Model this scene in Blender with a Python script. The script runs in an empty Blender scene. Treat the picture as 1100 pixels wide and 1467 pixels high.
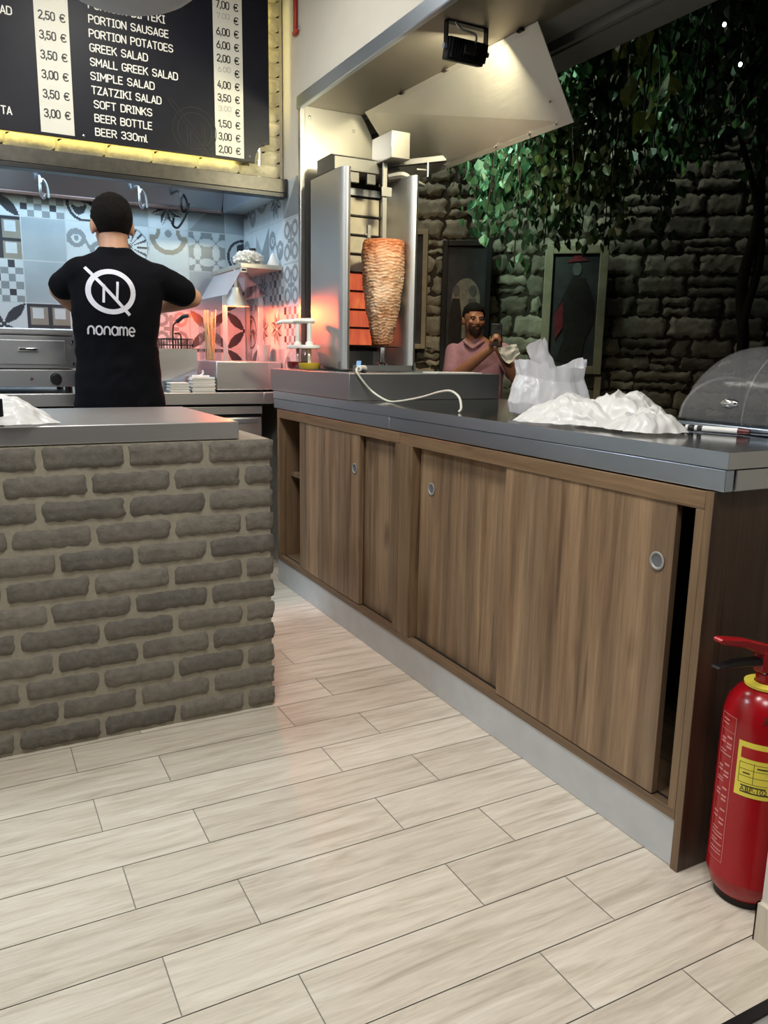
import bpy, bmesh, math, random
from mathutils import Vector, Matrix, noise
from mathutils.bvhtree import BVHTree
random.seed(11)
D = bpy.data
SC = bpy.context.scene
COL = SC.collection
PI = math.pi

# ------------------------------------------------------------------ camera
cd = D.cameras.new('camera'); cam = D.objects.new('camera', cd); COL.objects.link(cam)
cd.sensor_fit = 'VERTICAL'; cd.sensor_height = 36.0; cd.lens = 1131.34 * 36.0 / 1467.0
cd.clip_start = 0.02; cd.clip_end = 100
YAW, PITCH, ROLL = math.radians(27.884), math.radians(11.199), math.radians(1.003)
_f = Vector((math.sin(YAW)*math.cos(PITCH), math.cos(YAW)*math.cos(PITCH), -math.sin(PITCH)))
_r0 = Vector((math.cos(YAW), -math.sin(YAW), 0)); _u0 = _r0.cross(_f)
_c, _s = math.cos(ROLL), math.sin(ROLL)
_r = _r0*_c + _u0*_s; _u = _u0*_c - _r0*_s
cam.matrix_world = Matrix(((_r.x, _u.x, -_f.x, 0), (_r.y, _u.y, -_f.y, 0), (_r.z, _u.z, -_f.z, 1.15), (0, 0, 0, 1)))
SC.camera = cam

# ------------------------------------------------------------------ world, exposure, lights
SC.view_settings.view_transform = 'Standard'; SC.view_settings.look = 'None'
SC.view_settings.gamma = 1.0; SC.view_settings.use_curve_mapping = False
SC.view_settings.exposure = 0.0
w = D.worlds.new('night'); SC.world = w; w.use_nodes = True
w.node_tree.nodes['Background'].inputs[0].default_value = (0.10, 0.13, 0.2, 1)
w.node_tree.nodes['Background'].inputs[1].default_value = 0.05
SC.cycles.max_bounces = 8; SC.cycles.caustics_reflective = False; SC.cycles.caustics_refractive = False
SC.cycles.sample_clamp_indirect = 4.0
try: SC.cycles.use_denoising = True
except Exception: pass

def area(name, loc, target, sx, sy, power, color, spread=None):
    l = D.lights.new(name, 'AREA'); l.shape = 'RECTANGLE'; l.size = sx; l.size_y = sy; l.energy = power; l.color = color
    if spread: l.spread = math.radians(spread)
    o = D.objects.new(name, l); COL.objects.link(o); o.location = loc
    o.rotation_euler = (Vector(target) - Vector(loc)).to_track_quat('-Z', 'Y').to_euler()
    return o
def point(name, loc, power, color, r=0.03):
    l = D.lights.new(name, 'POINT'); l.energy = power; l.color = color; l.shadow_soft_size = r
    o = D.objects.new(name, l); COL.objects.link(o); o.location = loc; return o

area('ceiling_light_front', (0.35, 1.25, 2.86), (0.35, 1.25, 0), 0.5, 0.5, 36, (1.0, 0.97, 0.92))
area('ceiling_light_left', (-1.2, 2.9, 2.86), (-1.4, 3.1, 0), 0.6, 0.6, 46, (0.80, 0.90, 1.0))
area('ceiling_light_middle', (0.6, 3.0, 2.86), (0.6, 3.0, 0), 0.4, 0.4, 15, (1.0, 0.96, 0.88))
area('ceiling_light_entrance', (0.3, 0.1, 2.86), (0.5, 0.6, 0), 0.5, 0.5, 22, (1.0, 0.98, 0.95))
area('hood_light', (0.80, 4.25, 2.30), (0.75, 4.25, 1.0), 0.6, 0.3, 9, (0.50, 0.76, 1.0))
area('hood_light_left', (0.1, 4.25, 2.30), (0.1, 4.2, 1.0), 0.7, 0.3, 6, (0.50, 0.76, 1.0))
area('added_fill_far_left', (-0.9, 4.25, 2.30), (-0.9, 4.2, 1.0), 0.7, 0.3, 10, (0.50, 0.76, 1.0))  # added unseen lamp, brightens the far left that the counter front reflects
area('flood_light', (1.665, 2.63, 2.195), (1.95, 3.55, 1.95), 0.13, 0.07, 15, (1.0, 0.92, 0.62))
area('alley_light', (3.0, 5.4, 4.4), (4.7, 4.9, 1.6), 0.8, 0.8, 25, (0.90, 1.0, 0.86))
area('alley_lamp_left', (2.35, 4.9, 3.5), (3.6, 4.5, 2.6), 0.3, 0.3, 18, (0.66, 1.0, 0.76), 75)
area('added_warm_fill', (2.7, 4.0, 3.0), (3.6, 5.2, 1.2), 0.4, 0.4, 6, (1.0, 0.76, 0.50), 90)  # added fill, no real lamp here; warms the figure with the phone

# ------------------------------------------------------------------ materials
def lin(v):
    v /= 255.0
    return v/12.92 if v <= 0.04045 else ((v+0.055)/1.055)**2.4
def S(r, g, b): return (lin(r), lin(g), lin(b), 1)
class NT:
    def __init__(s, name):
        s.m = D.materials.new(name); s.m.use_nodes = True; s.t = s.m.node_tree; s.n = s.t.nodes
        s.b = s.n['Principled BSDF']; s.out = s.n['Material Output']
    def add(s, typ, **k):
        nd = s.n.new(typ)
        for a, v in k.items():
            if a in nd.inputs.keys(): nd.inputs[a].default_value = v
            else: setattr(nd, a, v)
        return nd
    def link(s, a, b): s.t.links.new(a, b)
    def mapping(s, scale, coord='Object', rot=(0, 0, 0)):
        tc = s.add('ShaderNodeTexCoord'); mp = s.add('ShaderNodeMapping')
        mp.inputs['Scale'].default_value = scale; mp.inputs['Rotation'].default_value = rot
        s.link(tc.outputs[coord], mp.inputs['Vector']); return mp.outputs[0]
    def noise(s, vec, scale=5, detail=4, rough=0.55, dist=0):
        n = s.add('ShaderNodeTexNoise'); n.inputs['Scale'].default_value = scale; n.inputs['Detail'].default_value = detail
        n.inputs['Roughness'].default_value = rough; n.inputs['Distortion'].default_value = dist
        s.link(vec, n.inputs['Vector']); return n.outputs['Fac']
    def ramp(s, fac, stops):
        r = s.add('ShaderNodeValToRGB'); e = r.color_ramp.elements
        while len(e) < len(stops): e.new(0.5)
        for i, (p, c) in enumerate(stops): e[i].position = p; e[i].color = c
        s.link(fac, r.inputs[0]); return r.outputs[0]
    def mix(s, fac, a, b, typ='MIX'):
        m = s.add('ShaderNodeMix'); m.data_type = 'RGBA'; m.blend_type = typ
        for sock, v in ((m.inputs[0], fac), (m.inputs[6], a), (m.inputs[7], b)):
            if hasattr(v, 'is_linked'): s.link(v, sock)
            else: sock.default_value = v
        return m.outputs[2]
    def bump(s, h, strength=0.3, dist=0.01):
        b = s.add('ShaderNodeBump'); b.inputs['Strength'].default_value = strength; b.inputs['Distance'].default_value = dist
        s.link(h, b.inputs['Height']); s.link(b.outputs[0], s.b.inputs['Normal'])
    def col(s, c):
        if hasattr(c, 'is_linked'): s.link(c, s.b.inputs['Base Color'])
        else: s.b.inputs['Base Color'].default_value = c
        return s
    def set(s, **k):
        for a, v in k.items():
            a = a.replace('_', ' ')
            if hasattr(v, 'is_linked'): s.link(v, s.b.inputs[a])
            else: s.b.inputs[a].default_value = v
        return s

def simple(name, c, rough=0.5, metal=0.0, vary=0.12, scale=12, bump=0.0, **k):
    t = NT(name); v = t.mapping((1, 1, 1)); n = t.noise(v, scale)
    lo = tuple(x*(1-vary) for x in c[:3]) + (1,); hi = tuple(min(1, x*(1+vary)) for x in c[:3]) + (1,)
    t.col(t.ramp(n, [(0.3, lo), (0.7, hi)])); t.set(Roughness=rough, Metallic=metal, **k)
    if bump: t.bump(n, bump, 0.004)
    return t.m

def steel(name, c, rough=0.28, axis=0, streak=160, amp=0.06, bump=0.012):
    t = NT(name); sc = [streak]*3; sc[axis] = 1.5
    v = t.mapping(tuple(sc)); n = t.noise(v, 4, 2); big = t.noise(t.mapping((1, 1, 1)), 2.5, 2)
    t.col(t.ramp(big, [(0.3, tuple(x*0.92 for x in c[:3])+(1,)), (0.7, c)]))
    r = t.add('ShaderNodeMapRange'); r.inputs['To Min'].default_value = rough-amp*0.5; r.inputs['To Max'].default_value = rough+amp
    t.link(n, r.inputs['Value']); t.set(Metallic=1.0, Roughness=r.outputs[0]); t.bump(n, bump, 0.002)
    return t.m

def wood(name, dark, mid, light, grain='z', rough=0.45):
    t = NT(name)
    sc = {'z': (8, 8, 0.42), 'y': (8, 0.42, 8), 'x': (0.42, 8, 8)}[grain]
    v = t.mapping(sc); n1 = t.noise(v, 2.2, 6, 0.6, 0.35)
    fine = t.noise(t.mapping(tuple(x*6 for x in sc)), 3, 3)
    plank = t.noise(t.mapping({'z': (9, 9, 0.02), 'y': (9, 0.02, 9), 'x': (0.02, 9, 9)}[grain]), 1.2, 0)
    base = t.ramp(n1, [(0.25, dark), (0.48, mid), (0.72, light)])
    base = t.mix(0.35, base, t.ramp(fine, [(0.3, (0.45, 0.45, 0.45, 1)), (0.65, (1.1, 1.1, 1.1, 1))]), 'MULTIPLY')
    base = t.mix(0.6, base, t.ramp(plank, [(0.38, (0.72, 0.72, 0.74, 1)), (0.62, (1.15, 1.12, 1.08, 1))]), 'MULTIPLY')
    vo = t.add('ShaderNodeTexVoronoi'); vo.inputs['Scale'].default_value = 1.0; vo.inputs['Randomness'].default_value = 1.0
    t.link(t.mapping(tuple(x*s for x, s in zip({'z': (5.5, 5.5, 2.2), 'y': (5.5, 2.2, 5.5), 'x': (2.2, 5.5, 5.5)}[grain], (1, 1, 1)))), vo.inputs['Vector'])
    kn = t.ramp(vo.outputs['Distance'], [(0.02, (0.25, 0.2, 0.17, 1)), (0.16, (1, 1, 1, 1))])
    base = t.mix(0.75, base, kn, 'MULTIPLY')
    crack = t.noise(t.mapping(tuple(x*(2.6 if x > 1 else 2.4) for x in sc)), 1.5, 2, 0.4, 0.3)
    base = t.mix(0.55, base, t.ramp(crack, [(0.30, (0.35, 0.30, 0.26, 1)), (0.37, (1, 1, 1, 1))]), 'MULTIPLY')
    t.col(base); t.set(Roughness=rough); t.bump(fine, 0.12, 0.002)
    return t.m

def emis(name, c, strength):
    t = NT(name); t.set(Emission_Color=c, Emission_Strength=strength); t.col((c[0]*0.6, c[1]*0.6, c[2]*0.6, 1)); return t.m

def glassy(name, tint, alpha_mix=0.12, rough=0.03, glow=1.0):
    t = NT(name); tr = t.add('ShaderNodeBsdfTransparent'); tr.inputs[0].default_value = tint
    gl = t.add('ShaderNodeBsdfGlossy'); gl.inputs['Roughness'].default_value = rough
    lw = t.add('ShaderNodeLayerWeight'); lw.inputs['Blend'].default_value = 0.5
    pw = t.add('ShaderNodeMath', operation='POWER'); pw.inputs[1].default_value = 3.5; t.link(lw.outputs['Facing'], pw.inputs[0])
    ma = t.add('ShaderNodeMath', operation='MULTIPLY_ADD'); ma.inputs[1].default_value = 0.75; ma.inputs[2].default_value = alpha_mix*0.6; ma.use_clamp = True
    t.link(pw.outputs[0], ma.inputs[0]); mx = t.add('ShaderNodeMixShader')
    t.link(ma.outputs[0], mx.inputs[0]); t.link(tr.outputs[0], mx.inputs[1]); t.link(gl.outputs[0], mx.inputs[2])
    t.link(mx.outputs[0], t.out.inputs[0]); return t.m

def film(name, c, thin=0.3, trans=0.35, rough=0.3):
    """thin white polythene: diffuse + translucent + a little see-through"""
    t = NT(name); t.col(c); t.set(Roughness=rough)
    tl = t.add('ShaderNodeBsdfTranslucent'); tl.inputs[0].default_value = c
    tr = t.add('ShaderNodeBsdfTransparent')
    m1 = t.add('ShaderNodeMixShader'); m1.inputs[0].default_value = trans
    t.link(t.b.outputs[0], m1.inputs[1]); t.link(tl.outputs[0], m1.inputs[2])
    m2 = t.add('ShaderNodeMixShader'); m2.inputs[0].default_value = thin
    t.link(m1.outputs[0], m2.inputs[1]); t.link(tr.outputs[0], m2.inputs[2]); t.link(m2.outputs[0], t.out.inputs[0])
    t.bump(t.noise(t.mapping((1, 1, 1)), 22, 2), 0.12, 0.004)
    return t.m

def island_rnd(t, lo, hi):
    g = t.add('ShaderNodeNewGeometry'); return t.ramp(g.outputs['Random Per Island'], [(0, lo), (1, hi)])

M = {}
M['steel'] = steel('brushed_steel', (0.60, 0.68, 0.79, 1), 0.34, 1)  # blue tint in the base colour stands in for reflected bluish light
M['steel_x'] = steel('brushed_steel_across', (0.72, 0.72, 0.72, 1), 0.38, 0)
M['steel_v'] = steel('brushed_steel_upright', (0.62, 0.61, 0.58, 1), 0.30, 2)
M['steel_dull'] = steel('worn_steel', (0.40, 0.41, 0.43, 1), 0.42, 1, 120, 0.08)
M['steel_mirror'] = steel('polished_counter_steel', (0.46, 0.46, 0.45, 1), 0.13, 1, 120, 0.04, 0.006)
M['steel_warm'] = steel('hood_sheet_steel', (0.62, 0.58, 0.51, 1), 0.46, 1, 60, 0.08, 0.01)
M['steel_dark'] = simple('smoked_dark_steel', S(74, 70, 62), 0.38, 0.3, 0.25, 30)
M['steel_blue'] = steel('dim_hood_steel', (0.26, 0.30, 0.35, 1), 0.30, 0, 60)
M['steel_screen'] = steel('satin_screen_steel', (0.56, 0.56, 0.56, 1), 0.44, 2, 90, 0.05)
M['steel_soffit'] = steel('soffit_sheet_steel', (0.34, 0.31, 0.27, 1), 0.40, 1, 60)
M['steel_arm'] = steel('grey_steel', (0.15, 0.147, 0.14, 1), 0.5, 0, 60)
M['spit_steel'] = simple('pale_spit_steel', S(176, 174, 168), 0.35, 0.45, 0.05)
M['chrome'] = steel('chrome', (0.75, 0.75, 0.76, 1), 0.14, 0, 5, 0.04, 0)
M['alu'] = simple('aluminium_profile', S(158, 158, 154), 0.45, 0.2, 0.06, 20)
M['kick'] = simple('brushed_aluminium_kick', S(196, 200, 204), 0.42, 0.25, 0.05)
M['black_iron'] = simple('black_metal', S(28, 28, 30), 0.45, 0.5)
M['black'] = simple('black_plastic', S(18, 18, 20), 0.4)
M['soot'] = simple('sooty_dark_steel', S(38, 34, 30), 0.5, 0.6)
M['dark_gap'] = simple('dark_recess', S(12, 12, 12), 0.8)
M['wood'] = wood('walnut_laminate', S(90, 71, 55), S(136, 111, 86), S(168, 142, 112))
M['wood_edge'] = wood('walnut_edge_band', S(96, 76, 58), S(120, 97, 73), S(140, 115, 88), 'y')
M['wood_edge_z'] = wood('walnut_edge_band_upright', S(100, 80, 60), S(124, 101, 76), S(142, 117, 90), 'z')
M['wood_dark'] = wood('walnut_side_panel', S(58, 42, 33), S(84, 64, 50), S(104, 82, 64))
M['white_wall'] = simple('white_plaster', S(218, 214, 204), 0.55, 0, 0.03, 6)
M['ceiling'] = simple('white_ceiling', S(225, 222, 215), 0.7, 0, 0.03)
M['red'] = simple('red_enamel', S(158, 14, 24), 0.22, 0, 0.06)
M['red_plastic'] = simple('red_plastic', S(176, 26, 30), 0.35)
M['yellow'] = simple('yellow_label', S(240, 224, 84), 0.45, 0, 0.04)
M['label_white'] = simple('white_print', S(225, 215, 210), 0.5, 0, 0.03)
M['label_pale'] = simple('faded_pink_print', S(214, 140, 140), 0.5, 0, 0.05)
M['label_ink'] = simple('dark_print', S(48, 46, 38), 0.6)
M['board'] = simple('navy_black_board', S(20, 22, 33), 0.42, 0, 0.15, Specular_IOR_Level=0.22)
M['board_line'] = simple('dark_embossed_lines', S(16, 17, 21), 0.5)
M['strip'] = simple('white_price_strip', S(228, 226, 214), 0.5, 0, 0.03)
M['ink'] = simple('black_ink', S(24, 24, 26), 0.5)
M['pencil'] = simple('pale_handwriting', S(170, 168, 160), 0.6)
M['letters'] = simple('white_lettering', S(238, 236, 230), 0.5, 0, 0.02)
M['led'] = emis('warm_led_strip', (1.0, 0.84, 0.30, 1), 17)
M['led_cool'] = emis('cool_hood_lamp', (0.75, 0.9, 1.0, 1), 14)
M['bulb_red'] = emis('heat_bulb', (1.0, 0.42, 0.16, 1), 26)
M['shirt'] = simple('black_cotton', S(11, 12, 18), 0.9, 0, 0.12, 60, 0.15, Specular_IOR_Level=0.12)
M['shirt_print'] = simple('white_shirt_print', S(222, 222, 232), 0.7, 0, 0.03)
M['trousers'] = simple('dark_trousers', S(24, 25, 32), 0.85)
M['pink_cotton'] = simple('dusty_pink_cotton', S(168, 124, 138), 0.85, 0, 0.08, 40, 0.1)
M['shoe'] = simple('black_shoe', S(20, 20, 20), 0.5)
M['plastic_white'] = simple('white_plastic', S(232, 232, 230), 0.3, 0, 0.03)
M['bag'] = film('white_polythene', (0.88, 0.89, 0.92, 1), 0.14, 0.30, 0.22)
M['bag_thick'] = film('cream_polythene', (0.90, 0.89, 0.86, 1), 0.0, 0.25, 0.28)
M['paper'] = simple('white_paper', S(232, 230, 226), 0.7, 0, 0.03)
M['acrylic'] = glassy('clear_acrylic', (0.93, 0.95, 0.97, 1), 0.05)
M['acrylic_smoke'] = film('frosted_acrylic', (0.80, 0.82, 0.86, 1), 0.55, 0.4, 0.15)
M['jar'] = glassy('clear_jar', (0.95, 0.95, 0.95, 1), 0.06, 0.02)
M['ketchup'] = simple('ketchup', S(130, 14, 10), 0.3)
M['mustard'] = simple('mustard', S(240, 206, 50), 0.35)
M['stick'] = simple('pale_wood_skewers', S(232, 196, 150), 0.6)
M['cable'] = simple('white_cable', S(226, 224, 210), 0.4, 0, 0.02)
M['burner_ceramic'] = simple('pale_burner_tile', S(186, 176, 156), 0.7, 0, 0.08, 30)
M['pull_grey'] = simple('grey_pull_recess', S(118, 120, 124), 0.4, 0.3, 0.1)
M['lamp_grey'] = simple('grey_enamel_lamp', S(196, 204, 212), 0.6, 0, 0.04)
M['ground'] = simple('dark_paving', S(60, 58, 54), 0.8, 0, 0.2, 4)
M['trunk'] = simple('dark_bark', S(46, 38, 30), 0.9, 0, 0.3, 30, 0.5)
M['frame_dark'] = simple('dark_picture_frame', S(30, 28, 30), 0.5)
M['frame_cream'] = simple('cream_picture_frame', S(168, 156, 132), 0.6)
M['pic_ground'] = simple('dusky_canvas', S(64, 62, 66), 0.7, 0, 0.35, 8)
M['pic_pale'] = simple('pale_paint', S(150, 144, 130), 0.7, 0, 0.25, 20)
M['pic_grey'] = simple('grey_paint', S(104, 104, 104), 0.7, 0, 0.25, 20)
M['pic_dark'] = simple('dark_brown_paint', S(44, 36, 34), 0.7, 0, 0.3, 20)
M['pic_red'] = simple('crimson_paint', S(130, 40, 54), 0.7, 0, 0.2, 20)
M['grout'] = simple('tile_grout', S(150, 146, 136), 0.8, 0, 0.06, 30)
M['tgrout'] = simple('pale_wall_grout', S(190, 196, 200), 0.7)
M['t_light'] = simple('pale_patterned_glaze', S(196, 206, 212), 0.28, 0, 0.06, 9)
M['t_mid'] = simple('mid_grey_glaze', S(134, 142, 148), 0.28, 0, 0.08, 9)
M['t_dark'] = simple('charcoal_glaze', S(60, 62, 70), 0.28, 0, 0.1, 9)
M['t_plain'] = simple('plain_grey_glaze', S(160, 172, 180), 0.3, 0, 0.1, 5)
M['t_tan'] = simple('taupe_glaze', S(140, 138, 128), 0.3, 0, 0.08, 9)

def _skin(name, c):
    t = NT(name); n = t.noise(t.mapping((1, 1, 1)), 25, 4)
    t.col(t.ramp(n, [(0.3, tuple(x*0.9 for x in c[:3])+(1,)), (0.7, c)])); t.set(Roughness=0.5)
    t.b.inputs['Subsurface Weight'].default_value = 0.1; t.b.inputs['Subsurface Radius'].default_value = (0.02, 0.008, 0.004)
    return t.m
M['skin'] = _skin('skin', S(206, 156, 128)); M['skin_tan'] = _skin('tanned_skin', S(176, 122, 96))
def _hair():
    t = NT('short_dark_hair'); n = t.noise(t.mapping((60, 60, 14)), 5, 4)
    t.col(t.ramp(n, [(0.35, S(9, 8, 8)), (0.7, S(30, 25, 23))])); t.set(Roughness=0.85, Specular_IOR_Level=0.15); t.bump(n, 0.8, 0.006); return t.m
M['hair'] = _hair()
M['stubble'] = simple('dark_beard', S(58, 42, 36), 0.8, 0, 0.3, 90, 0.4)
def _brick(name, lo, hi, rough=0.85, sc=45, bs=0.9):
    t = NT(name); v = t.mapping((1, 1, 1)); n = t.noise(v, sc, 6, 0.65); big = t.noise(v, 7, 3)
    c = island_rnd(t, lo, hi)
    c = t.mix(0.5, c, t.ramp(n, [(0.32, (0.55, 0.55, 0.55, 1)), (0.66, (1.25, 1.25, 1.25, 1))]), 'MULTIPLY')
    c = t.mix(0.5, c, t.ramp(big, [(0.3, (0.75, 0.75, 0.75, 1)), (0.7, (1.2, 1.2, 1.2, 1))]), 'MULTIPLY')
    t.col(c); t.set(Roughness=rough); t.bump(n, bs, 0.006); return t.m
M['brick'] = _brick('grey_brick', S(104, 100, 93), S(124, 119, 109))
M['mortar'] = simple('grey_mortar', S(150, 144, 128), 0.9, 0, 0.08, 60, 0.4)
M['brick_pale'] = _brick('pale_painted_stone', S(188, 180, 152), S(206, 198, 168), 0.85, 30, 0.7)
M['mortar_pale'] = simple('pale_mortar', S(176, 168, 142), 0.9, 0, 0.06, 50, 0.4)
M['stone'] = _brick('rubble_stone', S(104, 98, 86), S(180, 172, 154), 0.9, 14, 1.0)
M['stone_joint'] = simple('dark_earthen_joint', S(62, 56, 46), 0.95, 0, 0.25, 20, 0.8)
def _floor():
    t = NT('wood_look_tile')
    g = t.add('ShaderNodeNewGeometry'); tc = t.add('ShaderNodeTexCoord')
    off = t.add('ShaderNodeVectorMath', operation='SCALE'); cx = t.add('ShaderNodeCombineXYZ')
    t.link(g.outputs['Random Per Island'], cx.inputs[0]); t.link(g.outputs['Random Per Island'], cx.inputs[1])
    t.link(cx.outputs[0], off.inputs[0]); off.inputs['Scale'].default_value = 37.0
    ad = t.add('ShaderNodeVectorMath', operation='ADD'); t.link(tc.outputs['Object'], ad.inputs[0]); t.link(off.outputs[0], ad.inputs[1])
    mp = t.add('ShaderNodeMapping'); mp.inputs['Scale'].default_value = (2.2, 22, 1); t.link(ad.outputs[0], mp.inputs[0])
    n = t.noise(mp.outputs[0], 1.6, 7, 0.62, 0.8)
    mp2 = t.add('ShaderNodeMapping'); mp2.inputs['Scale'].default_value = (9, 120, 1); t.link(ad.outputs[0], mp2.inputs[0])
    f = t.noise(mp2.outputs[0], 1.5, 3)
    c = t.ramp(n, [(0.26, S(188, 178, 160)), (0.48, S(218, 209, 192)), (0.72, S(236, 229, 214))])
    c = t.mix(0.4, c, t.ramp(f, [(0.3, (0.78, 0.77, 0.75, 1)), (0.6, (1.05, 1.05, 1.05, 1))]), 'MULTIPLY')
    c = t.mix(1.0, c, t.ramp(g.outputs['Random Per Island'], [(0, (0.88, 0.87, 0.86, 1)), (1, (1, 1, 1, 1))]), 'MULTIPLY')
    t.col(c); t.set(Roughness=0.42); t.bump(f, 0.10, 0.002); return t.m
M['floor'] = _floor()
def _leaf(name, lo, hi):
    t = NT(name); c = island_rnd(t, lo, hi); t.col(c); t.set(Roughness=0.45)
    tl = t.add('ShaderNodeBsdfTranslucent'); t.link(c, tl.inputs[0]); mx = t.add('ShaderNodeMixShader'); mx.inputs[0].default_value = 0.3
    t.link(t.b.outputs[0], mx.inputs[1]); t.link(tl.outputs[0], mx.inputs[2]); t.link(mx.outputs[0], t.out.inputs[0]); return t.m
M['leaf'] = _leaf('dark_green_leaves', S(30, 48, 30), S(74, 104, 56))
M['leaf_teal_lit'] = _leaf('teal_lit_leaves', S(44, 82, 60), S(92, 138, 100))  # lit copy of the leaf green, teal light put into the colour
M['leaf_yellow'] = _leaf('yellow_green_leaves', S(96, 104, 46), S(142, 144, 70))
def _meat():
    t = NT('roasted_meat'); v = t.mapping((6, 6, 34)); n = t.noise(v, 2.6, 7, 0.65, 1.2); b = t.noise(t.mapping((1, 1, 1)), 9, 4)
    c = t.ramp(n, [(0.26, S(150, 96, 62)), (0.42, S(208, 160, 124)), (0.58, S(234, 204, 178)), (0.75, S(246, 226, 208))])
    br = t.ramp(b, [(0.36, (0.66, 0.46, 0.30, 1)), (0.52, (1, 1, 1, 1))])
    tc = t.add('ShaderNodeTexCoord'); sp = t.add('ShaderNodeSeparateXYZ'); t.link(tc.outputs['Generated'], sp.inputs[0])
    ends = t.ramp(sp.outputs[2], [(0.03, S(170, 116, 66)), (0.22, (1, 1, 1, 1)), (0.66, (1, 1, 1, 1)), (0.97, S(214, 140, 80))])
    c = t.mix(0.75, c, br, 'MULTIPLY'); c = t.mix(0.85, c, ends, 'MULTIPLY')
    t.col(c); t.set(Roughness=0.42); t.bump(n, 0.7, 0.006); return t.m
M['meat'] = _meat()
def _burner():
    t = NT('glowing_burner_mesh'); n = t.noise(t.mapping((14, 1, 4)), 2.0, 3)
    c = t.ramp(n, [(0.35, (0.62, 0.10, 0.05, 1)), (0.6, (0.85, 0.16, 0.06, 1)), (0.8, (1.0, 0.36, 0.10, 1))])
    t.col((0.35, 0.12, 0.06, 1)); t.link(c, t.b.inputs['Emission Color']); t.b.inputs['Emission Strength'].default_value = 0.75; return t.m
M['burner_lit'] = _burner()

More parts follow.
